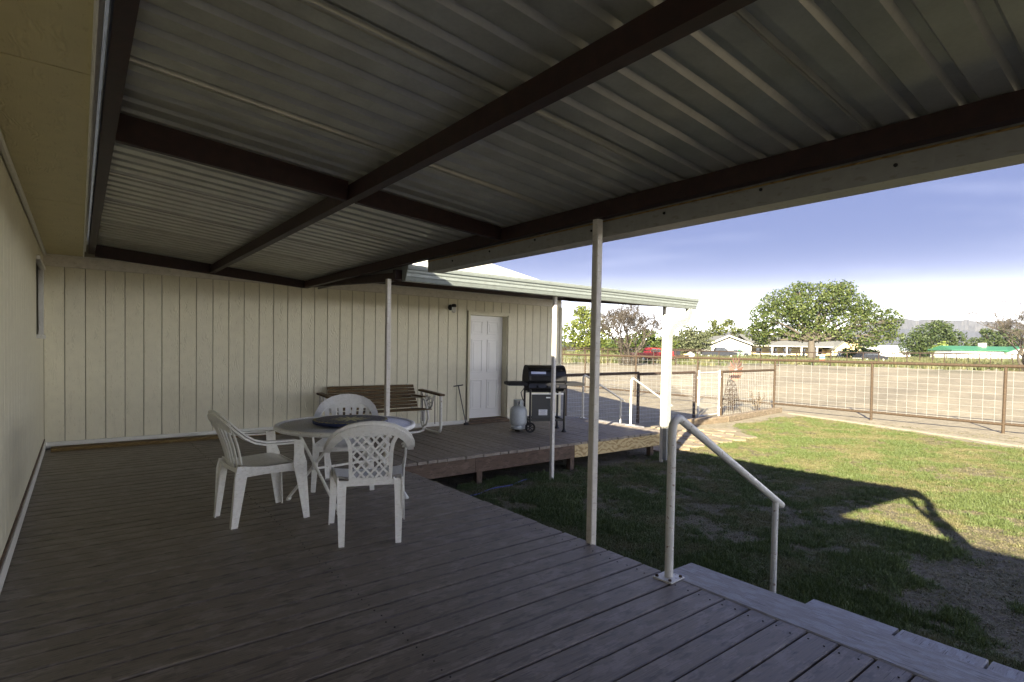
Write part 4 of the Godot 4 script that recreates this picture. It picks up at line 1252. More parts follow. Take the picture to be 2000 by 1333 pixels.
func build_fences() -> void:
	# tall pipe fence along the far side of the yard
	var t := thing("pipe_fence", "brown pipe fence with wide wire mesh between the lawn and the dirt field", "fence", Vector3.ZERO)
	var zs := [8.39, 5.52, 2.64, -0.2, -3.07, -5.94, -8.81, -11.68, -14.55]
	var fx := 18.25
	for z in zs:
		ptube("post", [Vector3(fx, -0.8, z), Vector3(fx + rng.randf_range(-0.02, 0.02), 1.07, z + rng.randf_range(-0.02, 0.02))], 0.036, M.rusty_pipe, t)
	for i in zs.size() - 1:
		var a := Vector3(fx, 0, zs[i])
		var c := Vector3(fx, 0, zs[i + 1])
		ptube("top_rail", [a + Vector3.UP * 1.10, c + Vector3.UP * 1.105], 0.042, M.rusty_pipe, t)
		ptube("bottom_rail", [a + Vector3.UP * -0.33, c + Vector3.UP * -0.315], 0.036, M.rusty_pipe, t)
		var b := MB.new()
		wires(b, a + Vector3(-0.045, 0, -0.05), c + Vector3(-0.045, 0, 0.05), -0.30, 1.05, [-0.27, -0.10, 0.07, 0.24, 0.41, 0.58, 0.75, 0.96], 0.25, 0.0018)
		part("wire_panel", b, M.galv, t)
	# low pipe and welded-wire fence from the building to the tall fence
	var l := thing("yard_fence", "low rusty pipe fence with fine wire mesh beside the garden gate", "fence", Vector3.ZERO)
	var lp := [Vector3(9.3, 0, -0.65), Vector3(11.75, 0, -0.5), Vector3(13.86, 0, -0.25)]
	for p in lp:
		ptube("post", [p + Vector3.UP * -0.75, p + Vector3.UP * 0.73], 0.040, M.dark_rust, l)
	for i in 2:
		ptube("top_rail", [lp[i] + Vector3.UP * 0.72, lp[i + 1] + Vector3.UP * 0.75], 0.038, M.dark_rust, l)
		var b := MB.new()
		wires(b, lp[i] + Vector3(0.03, 0, 0.05), lp[i + 1] + Vector3(-0.03, 0, 0.05), -0.54, 0.72, [-0.52, -0.42, -0.32, -0.22, -0.12, -0.02, 0.08, 0.18, 0.28, 0.38, 0.48, 0.58, 0.68], 0.052, 0.0016)
		part("wire_panel", b, M.galv, l)
	var l2 := thing("yard_fence", "short rusty pipe rail between the garden gate and the tall fence", "fence", Vector3.ZERO)
	for p in [Vector3(15.30, 0, -0.30), Vector3(15.32, 0, -0.40)]:
		if p.z > -0.35: ptube("post", [p + Vector3.UP * -0.75, p + Vector3.UP * 0.76], 0.045, M.rusty_pipe, l2)
	ptube("top_rail", [Vector3(15.30, 0.745, -0.30), Vector3(18.20, 0.775, -0.20)], 0.038, M.rusty_pipe, l2)
	var b2 := MB.new()
	wires(b2, Vector3(15.36, 0, -0.27), Vector3(18.15, 0, -0.18), -0.54, 0.74, [-0.5, -0.3, -0.1, 0.1, 0.3, 0.5, 0.7], 0.1, 0.0016)
	part("wire_panel", b2, M.galv, l2)
	var g := thing("garden_gate", "narrow garden gate with white pipe uprights and fine mesh", "gate", Vector3.ZERO)
	for p in [Vector3(14.02, 0, -0.22), Vector3(15.16, 0, -0.28)]:
		ptube("upright", [p + Vector3.UP * -0.55, p + Vector3.UP * 0.80], 0.026, M.pipe, g)
		var hi := MB.new()
		for y in [0.60, -0.30]:
			hi.box(p + Vector3(0.0, y, 0.0), Vector3(0.07, 0.05, 0.06))
		part("hinge", hi, M.galv, g)
	ptube("top_bar", [Vector3(14.02, 0.74, -0.22), Vector3(15.16, 0.745, -0.28)], 0.018, M.galv, g)
	ptube("bottom_bar", [Vector3(14.02, -0.48, -0.22), Vector3(15.16, -0.48, -0.28)], 0.018, M.galv, g)
	var b3 := MB.new()
	wires(b3, Vector3(14.05, 0, -0.22), Vector3(15.13, 0, -0.28), -0.48, 0.74, [-0.38, -0.26, -0.14, -0.02, 0.10, 0.22, 0.34, 0.46, 0.58, 0.68], 0.052, 0.0016)
	part("wire_panel", b3, M.galv, g)

func build_yard() -> void:
	# flagstones beside the door deck
	var o := Node3D.new()
	o.name = "stone_path"
	add_child(o)
	tag(o, "", "", "", "structure")
	var cells := []
	for i in 8:
		for j in 5:
			var x := 8.95 + i * 0.50 + (0.2 if j % 2 == 1 else 0.0)
			var z := 0.75 + j * 0.40 - (0.06 * i if j == 0 else 0.0)
			if x > 12.5 - 0.5 * absf(z - 1.6): continue
			var pl := PackedVector2Array()
			var n := 6 + (i + j) % 2
			for k in n:
				var a := -TAU * k / n
				var rx := 0.265 * rng.randf_range(0.88, 1.08)
				var rz := 0.215 * rng.randf_range(0.88, 1.08)
				pl.append(Vector2(cos(a) * rx, sin(a) * rz))
			pl.reverse()
			var b := MB.new()
			var tn := rng.randf_range(0.8, 1.12)
			b.tint = Color(tn, tn * rng.randf_range(0.95, 1.0), tn * rng.randf_range(0.88, 0.98))
			# A x B must point up: A = z, B = x
			b.prism(pl, Vector3(x, ground_y(x, z) + 0.008, z), Vector3(0, 0, 1), Vector3(1, 0, 0), 0.05)
			part("paving_stone", b, M.stone, o)
	# timber edging
	var e1 := pbox("edging_timber", Vector3(13.25, -0.475, 0.56), Vector3(1.55, 0.17, 0.19), M.sleeper, self, 0.02, Basis(Vector3.UP, -0.05), Color(1.0, 0.95, 0.86))
	tag(e1, "brown squared landscape timber lying below the garden gate", "timber")
	var e2 := pbox("edging_timber", Vector3(15.98, -0.475, 0.37), Vector3(3.85, 0.17, 0.19), M.sleeper, self, 0.02, Basis(Vector3.UP, 0.11), Color(1.0, 0.97, 0.9))
	tag(e2, "long bleached landscape timber in front of the windmill ornament", "timber")
	var cb := MB.new()
	var p0 := Vector3(17.85, -0.55, 0.55)
	var p1 := Vector3(15.0, -0.55, 9.2)
	var dd := (p1 - p0).normalized()
	var i := 0
	var cur := p0
	while i < 6:
		var ln := 1.5
		var ctr := cur + dd * ln * 0.5
		ctr.y = ground_y(ctr.x, ctr.z) - 0.018
		cb.cbox(ctr, Vector3(0.26, 0.09, ln - 0.015), 0.012, Basis(Vector3.UP, atan2(dd.x, dd.z)))
		cur += dd * ln
		i += 1
	var cu := part("concrete_curb", cb, M.concrete)
	tag(cu, "low pale concrete edging between the lawn and the pipe fence", "curb")
	# windmill ornament
	var w := thing("windmill_ornament", "small rusty lattice windmill ornament with terracotta blades by the gate", "ornament", Vector3(16.38, -0.56, -0.62))
	var tw := MB.new()
	for s in [Vector2(-1, -1), Vector2(1, -1), Vector2(1, 1), Vector2(-1, 1)]:
		tw.tube([Vector3(s.x * 0.23, 0, s.y * 0.23), Vector3(s.x * 0.035, 1.22, s.y * 0.035)], 0.012, 0.010, 5)
	for k in 7:
		var y := 0.12 + k * 0.15
		var h := lerpf(0.23, 0.035, y / 1.22)
		var h2 := lerpf(0.23, 0.035, (y + 0.15) / 1.22)
		var cs := [Vector2(-1, -1), Vector2(1, -1), Vector2(1, 1), Vector2(-1, 1)]
		for q in 4:
			var a: Vector2 = cs[q]
			var c: Vector2 = cs[(q + 1) % 4]
			tw.tube([Vector3(a.x * h, y, a.y * h), Vector3(c.x * h, y, c.y * h)], 0.007, 0.007, 4)
			tw.tube([Vector3(a.x * h, y, a.y * h), Vector3(c.x * h2, y + 0.15, c.y * h2)], 0.006, 0.006, 4)
	part("tower", tw, M.dark_rust, w)
	for k in 12:
		var a := k / 12.0 * TAU
		var d := Vector3(cos(a), sin(a), 0)
		var s := Vector3(-sin(a), cos(a), 0)
		var bl := MB.new()
		var z1 := Vector3(0, 0, 0.12)
		bl.prism(PackedVector2Array([Vector2(0.09, -0.022), Vector2(0.37, -0.088), Vector2(0.37, 0.088), Vector2(0.09, 0.022)]), Vector3(0, 1.36, 0.14), d, (s + Vector3(0, 0, 0.35)).normalized(), 0.003)
		part("blade", bl, M.terracotta, w)
	var tl := MB.new()
	tl.prism(PackedVector2Array([Vector2(0.18, -0.03), Vector2(0.52, -0.11), Vector2(0.52, 0.11), Vector2(0.18, 0.03)]), Vector3(0, 1.34, 0.0), Vector3(0.8, 0, -0.6), Vector3.UP, 0.004)
	part("tail_vane", tl, M.terracotta, w)
	ptube("shaft", [Vector3(0.0, 1.36, 0.18), Vector3(0, 1.30, 0.0), Vector3(0.2, 1.34, -0.15)], 0.014, M.galv, w)
	# dead shrubs
	for q in [[17.35, -0.28, 0.62, "dry brown leafless shrub beside the windmill ornament"], [16.85, -0.85, 0.75, "dead twiggy stalks behind the windmill ornament"]]:
		var s := thing("dry_shrub", q[3], "shrub", Vector3(q[0], -0.55, q[1]))
		var tb := MB.new()
		var lf := MB.new()
		for k in 16:
			var a := rng.randf() * TAU
			var ln: float = q[2] * rng.randf_range(0.6, 1.0)
			var tip := Vector3(cos(a) * 0.26, ln, sin(a) * 0.26) * Vector3(rng.randf(), 1, rng.randf())
			tb.tube([Vector3.ZERO, tip * 0.5 + Vector3(rng.randf_range(-0.03, 0.03), 0, rng.randf_range(-0.03, 0.03)), tip], 0.006, 0.003, 4)
			for m in 10:
				var p := tip * rng.randf_range(0.35, 1.05) + Vector3(rng.randf_range(-0.05, 0.05), rng.randf_range(-0.04, 0.04), rng.randf_range(-0.05, 0.05))
				leaf_quad(lf, p, 0.03, Color(0.10, 0.075, 0.05).lerp(Color(0.2, 0.15, 0.09), rng.randf()))
		part("stems", tb, M.dark_rust, s)
		part("dry_leaves", lf, M.leaf, s)

func leaf_quad(b: MB, p: Vector3, s: float, c: Color) -> void:
	var d := Vector3(rng.randfn(), rng.randfn(), rng.randfn()).normalized()
	var e := d.cross(Vector3(rng.randfn(), rng.randfn(), rng.randfn())).normalized()
	c.a = 1.0
	b.tint = c
	var a := d * s
	var w := e * s * rng.randf_range(0.45, 0.8)
	b.quad(p - a, p + w, p + a, p - w)

func build_grass() -> void:
	# clump meshes: curved tapered blades
	var meshes: Array[ArrayMesh] = []
	for v in 3:
		var b := MB.new()
		for k in 11:
			var a := rng.randf() * TAU
			var rr := rng.randf() * 0.035
			var p := Vector3(cos(a) * rr, -0.004, sin(a) * rr)
			var lean := Vector3(rng.randfn() * 0.5, 1.0, rng.randfn() * 0.5).normalized()
			var h := rng.randf_range(0.016, 0.05) * (1.2 if v == 2 else 1.0)
			var s := lean.cross(Vector3(rng.randfn(), 0.1, rng.randfn())).normalized() * rng.randf_range(0.0016, 0.003)
			var mid := p + lean * h * 0.55
			var tip := p + lean * h + Vector3(lean.x, -0.35, lean.z) * h * 0.45
			var g := rng.randf_range(0.75, 1.2)
			b.tint = Color(g, g, g, 1)
			b.quad(p - s, p + s, mid + s * 0.8, mid - s * 0.8)
			b.tri(mid - s * 0.8, mid + s * 0.8, tip)
		meshes.append(b.mesh())
	var tn := noise(71, 0.09, 3)
	var xf := [[], [], []]
	var cl := [[], [], []]
	var tries := 0
	var cnt := 0
	while cnt < 115000 and tries < 1200000:
		tries += 1
		var u := rng.randf()
		var x := 3.1 + 14.6 * pow(u, 1.25)
		var z := rng.randf_range(0.8, 9.6)
		if x < 4.0 and z > 7.2: continue
		if x < 3.36 and z > 6.75: continue
		var cv := grass_cover(x, z)
		if rng.randf() > cv: continue
		var dist := Vector2(x - 0.34, z - 8.76).length()
		if dist > 9.0 and rng.randf() < 0.25: continue
		var k := cnt % 3
		var n := 1.5 * tn.get_noise_2d(x * 9.0, z * 9.0) + 0.8 * tn.get_noise_2d(x * 30.0, z * 30.0 + 5.0) + 0.35 * rng.randfn()
		var dry := smoothstep(4.0, 9.5, x)
		var green := Color(0.112, 0.152, 0.042)
		var olive := Color(0.125, 0.145, 0.035)
		var straw := Color(0.235, 0.20, 0.095)
		var c := green.lerp(olive, clampf(dry * 0.55 + n * 0.4, 0.0, 1.0)).lerp(straw, clampf(0.06 + 0.2 * dry + n * 0.55, 0.0, 0.95))
		c.a = 1.0
		var sc := rng.randf_range(0.7, 1.15) * lerpf(0.65, 1.0, cv) * lerpf(1.15, 0.85, dry) * (1.0 + 0.9 * smoothstep(0.25, 0.6, -n))
		xf[k].append(Transform3D(Basis(Vector3.UP, rng.randf() * TAU).scaled(Vector3(1.1, sc, 1.1)), Vector3(x, ground_y(x, z) + 0.016 * lawn_n.get_noise_2d(x * 11.0, z * 11.0), z)))
		cl[k].append(c)
		cnt += 1
	var extra := 0
	while extra < 45000:
		var x := 3.1 + 14.6 * pow(rng.randf(), 1.3)
		var z := rng.randf_range(0.8, 9.6)
		if (x < 4.0 and z > 7.2) or (x < 3.36 and z > 6.75): continue
		if rng.randf() > lawn_mask(x, z) * (1.05 - 0.7 * grass_cover(x, z)): 
			extra += 0
			if rng.randf() < 0.9: continue
		var k := extra % 3
		var c := Color(0.26, 0.22, 0.13).lerp(Color(0.13, 0.13, 0.05), rng.randf())
		xf[k].append(Transform3D(Basis(Vector3.UP, rng.randf() * TAU) * Basis(Vector3.RIGHT, rng.randf_range(-0.5, 0.5)).scaled(Vector3(1.5, rng.randf_range(0.2, 0.55), 1.5)), Vector3(x, ground_y(x, z) + 0.016 * lawn_n.get_noise_2d(x * 11.0, z * 11.0), z)))
		cl[k].append(c)
		extra += 1
	var holder := Node3D.new()
	holder.name = "lawn_grass"
	add_child(holder)
	tag(holder, "short patchy green and straw coloured lawn grass", "grass", "", "stuff")
	for k in 3:
		var mm := MultiMesh.new()
		mm.transform_format = MultiMesh.TRANSFORM_3D
		mm.use_colors = true
		mm.mesh = meshes[k]
		mm.instance_count = xf[k].size()
		for i in xf[k].size():
			mm.set_instance_transform(i, xf[k][i])
			mm.set_instance_color(i, cl[k][i])
		var mi := MultiMeshInstance3D.new()
		mi.name = "grass_blades"
		mi.multimesh = mm
		mi.material_override = M.grass
		mi.set_meta("kind", "stuff")
		holder.add_child(mi, true)
	# rough meadow beyond the far fence
	var tb := MB.new()
	for k in 16:
		var a := rng.randf() * TAU
		var p := Vector3(cos(a), 0, sin(a)) * rng.randf() * 0.35
		var tip := p + Vector3(rng.randfn() * 0.12, rng.randf_range(0.25, 0.6), rng.randfn() * 0.12)
		var s := Vector3(rng.randfn(), 0, rng.randfn()).normalized() * 0.05
		b_tri(tb, p - s, p + s, tip)
	var mm2 := MultiMesh.new()
	mm2.transform_format = MultiMesh.TRANSFORM_3D
	mm2.use_colors = true
	mm2.mesh = tb.mesh()
	var tr := []
	var cc := []
	while tr.size() < 9000:
		var d := rng.randf_range(60.0, 150.0)
		var sx := rng.randf_range(0.02, 1.05)
		var x := 0.34 + d * (0.616 + sx * 0.788)
		var z := 8.76 + d * (-0.788 + sx * 0.616)
		if d < 72.0 and tn.get_noise_2d(x * 0.5, z * 0.5) < 0.0: continue
		tr.append(Transform3D(Basis(Vector3.UP, rng.randf() * TAU).scaled(Vector3.ONE * rng.randf_range(0.6, 1.5)), Vector3(x, ground_y(x, z), z)))
		var c := Color(0.07, 0.09, 0.028).lerp(Color(0.16, 0.15, 0.065), rng.randf())
		cc.append(c)
	mm2.instance_count = tr.size()
	for i in tr.size():
		mm2.set_instance_transform(i, tr[i])
		mm2.set_instance_color(i, cc[i])
	var mi2 := MultiMeshInstance3D.new()
	mi2.name = "meadow_grass"
	mi2.multimesh = mm2
	mi2.material_override = M.grass
	add_child(mi2)
	tag(mi2, "rough yellow-green meadow grass beyond the far pipe fence", "grass", "", "stuff")

func b_tri(b: MB, p: Vector3, q: Vector3, r: Vector3) -> void:
	b.tri(p, q, r)

# ---------------------------------------------------------------- trees
func limb(b: MB, p: Vector3, d: Vector3, ln: float, r: float, depth: int, spread: float, ends: Array, up := 0.15) -> void:
	var pts := [p]
	var cur := p
	var dir := d
	for i in 3:
		dir = (dir + Vector3(rng.randfn() * 0.12, rng.randfn() * 0.06 + up * 0.3, rng.randfn() * 0.12)).normalized()
		cur += dir * ln / 3.0
		pts.append(cur)
	b.tube(pts, maxf(r, 0.016), maxf(r * 0.55, 0.014), 6 if r > 0.05 else 4, false)
	if depth == 0:
		ends.append(cur)
		return
	var kids := 2 + rng.randi() % 2
	for i in kids:
		var ax := Vector3(rng.randfn(), rng.randfn() * 0.4, rng.randfn()).normalized()
		var nd := (dir + ax * spread).normalized()
		nd.y += up
		var from: Vector3 = pts[3] if i == 0 else pts[2 + (i % 2)]
		limb(b, from, nd.normalized(), ln * rng.randf_range(0.62, 0.85), r * 0.55, depth - 1, spread, ends, up)

func leafy_tree(called: String, label: String, at: Vector3, lobes: Array, count: int, size: float, c0: Color, c1: Color, trunk_h: float, trunk_r: float, bark: Material, group := "", category := "tree", gap := 0.0) -> void:
	var t := thing(called, label, category, at, AWAY, group)
	var b := MB.new()
	var fork := Vector3(rng.randf_range(-0.2, 0.2), trunk_h, rng.randf_range(-0.2, 0.2))
	var flare := [Vector3(0, -0.3, 0), Vector3(0, 0.25, 0), fork * 0.6, fork]
	b.tube(flare, trunk_r * 1.25, trunk_r * 0.8, 9, false)
	var gn := noise(rng.randi() % 1000, 0.55 / maxf(size * 4.0, 0.4), 3)
	var lf := MB.new()
	var tot := 0.0
	for l in lobes: tot += l[3] * l[4]
	for l in lobes:
		var ctr := Vector3(l[0], l[1], l[2])
		var rad := Vector3(l[3], l[4], l[5])
		var mid := fork.lerp(ctr, 0.5) + Vector3(0, 0.25, 0)
		b.tube([fork, mid, ctr], trunk_r * 0.5, trunk_r * 0.16, 6, false)
		for k in 5:
			var e := ctr + Vector3(rng.randfn(), rng.randfn(), rng.randfn()).normalized() * rad * 0.8
			b.tube([mid.lerp(ctr, rng.randf()), (mid + e) * 0.5 + Vector3(0, 0.1, 0), e], trunk_r * 0.16, trunk_r * 0.05, 4, false)
		var n := int(count * l[3] * l[4] / tot)
		var made := 0
		var tr := 0
		while made < n and tr < n * 6:
			tr += 1
			var dv := Vector3(rng.randfn(), rng.randfn(), rng.randfn()).normalized()
			var rr := pow(rng.randf(), 0.42)
			var p := ctr + dv * rad * rr * (1.0 + 0.22 * gn.get_noise_3d(dv.x * 3.0 / 0.3, dv.y * 3.0 / 0.3, dv.z * 3.0 / 0.3))
			if gn.get_noise_3d(p.x, p.y * 1.3, p.z) < -0.08 + gap: continue
			leaf_quad(lf, p, size * rng.randf_range(0.6, 1.35), c0.lerp(c1, rng.randf()))
			made += 1
	part("trunk", b, bark, t)
	part("crown", lf, M.leaf, t)

func bare_tree(label: String, at: Vector3, h: float, seed_n: int, stems: int, bark: Material) -> void:
	rng.seed = seed_n
	var t := thing("bare_tree", label, "tree", at)
	var b := MB.new()
	var ends := []
	for i in stems:
		var a := i / float(stems) * TAU + rng.randf()
		var d := Vector3(cos(a) * 0.45, 1.0, sin(a) * 0.45).normalized()
		limb(b, Vector3(cos(a) * 0.1, -0.2, sin(a) * 0.1), d, h * rng.randf_range(0.26, 0.36), h * 0.026, 5, 0.62, ends, 0.06)
	part("trunk_and_branches", b, bark, t)
	var tw := MB.new()
	for e in ends:
		for k in 3:
			var tip: Vector3 = e + Vector3(rng.randfn() * 0.35, rng.randf_range(0.0, 0.6), rng.randfn() * 0.35)
			tw.tube([e, tip], 0.022, 0.010, 3, false)
	# low suckers round the foot
	for k in 220:
		var a := rng.randf() * TAU
		var p := Vector3(cos(a), 0, sin(a)) * rng.randf() * h * 0.16
		tw.tube([p, p * 1.5 + Vector3(rng.randfn() * 0.3, rng.randf_range(0.5, h * 0.26), rng.randfn() * 0.3)], 0.014, 0.006, 3, false)
	part("twigs", tw, bark, t)

# ---------------------------------------------------------------- beyond the yard
const AWAY := -0.6635

func spot(bearing: float, depth: float, lift := 0.0) -> Vector3:
	var x := 0.34 + depth * (0.616 + bearing * 0.788)
	var z := 8.76 + depth * (-0.788 + bearing * 0.616)
	return Vector3(x, ground_y(x, z) + lift, z)

func far_fence(label: String, path: Array, step: float, h: float, rails: Array) -> void:
	var t := thing("field_fence", label, "fence", Vector3.ZERO)
	for i in path.size() - 1:
		var a := Vector3(path[i].x, 0, path[i].y)
		var c := Vector3(path[i + 1].x, 0, path[i + 1].y)
		var n := int(a.distance_to(c) / step)
		for k in n:
			var p := a.lerp(c, float(k) / n)
			p.y = ground_y(p.x, p.z)
			ptube("post", [p + Vector3.UP * -0.2, p + Vector3.UP * h], 0.055, M.dark_rust, t, -1.0, 5)
		for r in rails:
			var pts := []
			for k in 5:
				var p := a.lerp(c, k / 4.0)
				p.y = ground_y(p.x, p.z) + r[0]
				pts.append(p)
			ptube("rail", pts, r[1] * 1.25, M.dark_rust, t, -1.0, 5)

func pickup(called: String, label: String, at: Vector3, turn: float, paint: Material, kind: String) -> void:
	var t := thing(called, label, "truck" if kind == "pickup" else "car", at, turn)
	var prof := PackedVector2Array()
	var cab := PackedVector2Array()
	if kind == "pickup":
		for q in [[-2.6, 0.42], [2.5, 0.42], [2.6, 0.62], [2.55, 0.98], [1.35, 1.12], [-2.6, 1.12]]: prof.append(Vector2(q[0], q[1]))
		for q in [[-0.75, 1.121], [1.35, 1.121], [0.75, 1.72], [-0.5, 1.76]]: cab.append(Vector2(q[0], q[1]))
	else:
		for q in [[-2.2, 0.38], [2.15, 0.38], [2.2, 0.62], [2.1, 0.86], [1.1, 0.98], [-2.15, 1.0], [-2.25, 0.7]]: prof.append(Vector2(q[0], q[1]))
		for q in [[-1.9, 0.99], [1.1, 0.981], [0.35, 1.45], [-1.4, 1.5]]: cab.append(Vector2(q[0], q[1]))
	var b := MB.new()
	b.prism(prof, Vector3.ZERO, Vector3.RIGHT, Vector3.UP, 1.72)
	part("body", b, paint, t)
	var c := MB.new()
	c.prism(cab, Vector3.ZERO, Vector3.RIGHT, Vector3.UP, 1.5)
	var cb := part("cab", c, paint, t)
	var ctr := Vector2.ZERO
	for q in cab: ctr += q / 4.0
	for s in [-1.0, 1.0]:
		for k in 2:
			var w := PackedVector2Array()
			for q in cab:
				var p: Vector2 = ctr + (q - ctr) * Vector2(0.78, 0.66)
				w.append(p)
			var mx := (w[0].x + w[1].x) * 0.5
			var half := PackedVector2Array()
			if k == 0: half = PackedVector2Array([w[0], Vector2(mx - 0.04, w[0].y), Vector2(mx - 0.04, w[3].y), w[3]])
			else: half = PackedVector2Array([Vector2(mx + 0.04, w[0].y), w[1], w[2], Vector2(mx + 0.04, w[2].y)])
			var g := MB.new()
			g.prism(half, Vector3(0, 0, s * 0.752), Vector3.RIGHT, Vector3.UP, 0.012)
			part("window", g, M.window, cb)
	for x in [-1.6, 1.65]:
		for s in [-1.0, 1.0]:
			var wb := MB.new()
			wb.lathe([Vector2(0.0, -0.11), Vector2(0.30, -0.11), Vector2(0.36, -0.08), Vector2(0.36, 0.08), Vector2(0.30, 0.11), Vector2(0.0, 0.11)], Vector3(x if kind == "pickup" else x * 0.82, 0.36, s * 0.80), 14, Basis(Vector3.RIGHT, PI / 2))
			var wh := part("wheel", wb, M.tyre, t)
			var hb := MB.new()
			hb.lathe([Vector2(0.0, -0.115), Vector2(0.19, -0.113), Vector2(0.19, 0.113), Vector2(0.0, 0.115)], Vector3(x if kind == "pickup" else x * 0.82, 0.36, s * 0.80), 10, Basis(Vector3.RIGHT, PI / 2))
			part("rim", hb, M.galv, wh)
	var bm := MB.new()
	var fx := 2.6 if kind == "pickup" else 2.2
	bm.cbox(Vector3(fx + 0.03, 0.52, 0), Vector3(0.1, 0.16, 1.7), 0.02)
	bm.cbox(Vector3(-fx - 0.03, 0.52, 0), Vector3(0.1, 0.16, 1.7), 0.02)
	part("bumper", bm, M.galv, t)

func build_far() -> void:
	far_fence("brown pipe fence across the near dirt field's far edge", [Vector2(22, -42), Vector2(44, -30.8), Vector2(60.5, -23), Vector2(80, -16.2), Vector2(98, -10.5), Vector2(120, -3)], 2.3, 1.58, [[1.58, 0.045], [1.0, 0.012], [0.5, 0.012]])
	far_fence("thin pipe fence across the green meadow before the green-roofed shed", [Vector2(104, -24), Vector2(128, -12), Vector2(150, -2)], 2.6, 1.45, [[1.45, 0.04], [0.8, 0.012]])
	far_fence("fence line in the pasture behind the leafless tree", [Vector2(30, -60), Vector2(58, -48), Vector2(76, -40)], 2.8, 1.4, [[1.4, 0.045], [0.8, 0.012]])
	# white garage
	var g := thing("garage", "white gabled garage wall left of the grey-roofed ranch house", "building", spot(0.393, 112.0), AWAY)
	var b := MB.new()
	b.prism(PackedVector2Array([Vector2(-4.1, -0.3), Vector2(4.3, -0.3), Vector2(4.3, 2.5), Vector2(-0.5, 4.1), Vector2(-4.1, 2.6)]), Vector3(0, 0, -4.0), Vector3.RIGHT, Vector3.UP, 8.0)
	part("wall", b, M.stucco, g)
	var r := MB.new()
	r.prism(PackedVector2Array([Vector2(-4.9, 2.3), Vector2(-0.5, 4.12), Vector2(4.9, 2.3), Vector2(4.9, 2.52), Vector2(-0.5, 4.40), Vector2(-4.9, 2.52)]), Vector3(0, 0, -3.8), Vector3.RIGHT, Vector3.UP, 9.0)
	part("roof", r, M.shingle, g)
	var ba := MB.new()
	ba.prism(PackedVector2Array([Vector2(-5.0, 2.24), Vector2(-0.5, 4.10), Vector2(5.0, 2.24), Vector2(5.0, 2.5), Vector2(-0.5, 4.42), Vector2(-5.0, 2.5)]), Vector3(0, 0, 0.76), Vector3.RIGHT, Vector3.UP, 0.1)
	part("barge_board", ba, M.stucco, g)
	# ranch house
	var h := thing("ranch_house", "cream ranch house with grey roof and white porch posts behind the big tree", "house", spot(0.520, 116.0), AWAY)
	var w := MB.new()
	w.box(Vector3(0, 1.2, -4.0), Vector3(20.0, 3.0, 7.0))
	part("wall", w, M.cream_wall, h)
	var rr := MB.new()
	rr.prism(PackedVector2Array([Vector2(2.6, 2.42), Vector2(2.6, 2.58), Vector2(-4.0, 4.9), Vector2(-8.2, 2.9), Vector2(-8.2, 2.6), Vector2(-4.0, 4.7)]), Vector3(-0.5, 0, 0), Vector3(0, 0, 1), Vector3.UP, 21.5)
	part("roof", rr, M.shingle, h)
	pbox("porch_fascia", Vector3(-0.5, 2.44, 2.55), Vector3(21.4, 0.26, 0.08), M.stucco, h, 0.0)
	for x in [-7.0, -4.0, -1.0, 2.2, 5.4, 8.4]:
		pbox("porch_post", Vector3(x, 1.1, 2.35), Vector3(0.24, 2.5, 0.24), M.stucco, h, 0.0)
	pbox("porch_wall", Vector3(-5.6, 0.35, 2.35), Vector3(2.6, 0.9, 0.12), M.stucco, h, 0.0)
	for q in [[-8.5, 1.2, 1.3], [-5.5, 1.6, 1.3], [-2.5, 1.6, 1.3], [0.8, 1.0, 2.0], [3.8, 2.0, 1.3], [7.0, 1.6, 1.3]]:
		var f := pbox("window", Vector3(q[0], 1.35 if q[2] < 1.5 else 1.0, -0.46), Vector3(q[1], q[2], 0.08), M.stucco, h, 0.0)
		pbox("pane", Vector3(q[0], 1.35 if q[2] < 1.5 else 1.0, -0.41), Vector3(q[1] - 0.16, q[2] - 0.16, 0.04), M.window, f, 0.0)
	var gb := MB.new()
	gb.prism(PackedVector2Array([Vector2(5.6, -0.3), Vector2(11.2, -0.3), Vector2(11.2, 2.3), Vector2(8.4, 4.4), Vector2(5.6, 2.3)]), Vector3(0, 0, 0.8), Vector3.RIGHT, Vector3.UP, 4.4)
	part("gable_wall", gb, M.cream_wall, h)
	var gr := MB.new()
	gr.prism(PackedVector2Array([Vector2(5.0, 1.9), Vector2(8.4, 4.42), Vector2(11.8, 1.9), Vector2(11.8, 2.1), Vector2(8.4, 4.7), Vector2(5.0, 2.1)]), Vector3(0, 0, 0.9), Vector3.RIGHT, Vector3.UP, 5.0)
	part("gable_roof", gr, M.shingle, h)
	# far white roofs and green-roofed shed
	var f1 := thing("distant_house", "small distant house with pale blue roof right of the big tree", "house", spot(0.685, 205.0), AWAY)
	pbox("wall", Vector3(0, 1.3, 0), Vector3(9.0, 3.2, 7.0), M.stucco, f1, 0.0)
	var fr := MB.new()
	fr.prism(PackedVector2Array([Vector2(4.2, 2.8), Vector2(0, 4.6), Vector2(-4.2, 2.8)]), Vector3.ZERO, Vector3(0, 0, 1), Vector3.UP, 9.8)
	part("roof", fr, M.blue_roof, f1)
	var f2 := thing("distant_house", "second small distant white house nearer the big tree's hanging branches", "house", spot(0.652, 200.0), AWAY)
	pbox("wall", Vector3(0, 1.1, 0), Vector3(8.0, 2.8, 7.0), M.stucco, f2, 0.0)
	var fr2 := MB.new()
	fr2.prism(PackedVector2Array([Vector2(4.2, 2.45), Vector2(0, 3.9), Vector2(-4.2, 2.45)]), Vector3.ZERO, Vector3(0, 0, 1), Vector3.UP, 8.8)
	part("roof", fr2, M.stucco, f2)
	var s := thing("shed", "long low white shed with a green metal roof in the meadow", "shed", spot(0.843, 122.0), AWAY)
	pbox("wall", Vector3(-0.5, 1.0, 0), Vector3(16.0, 2.4, 6.0), M.stucco, s, 0.0)
	var sr := MB.new()
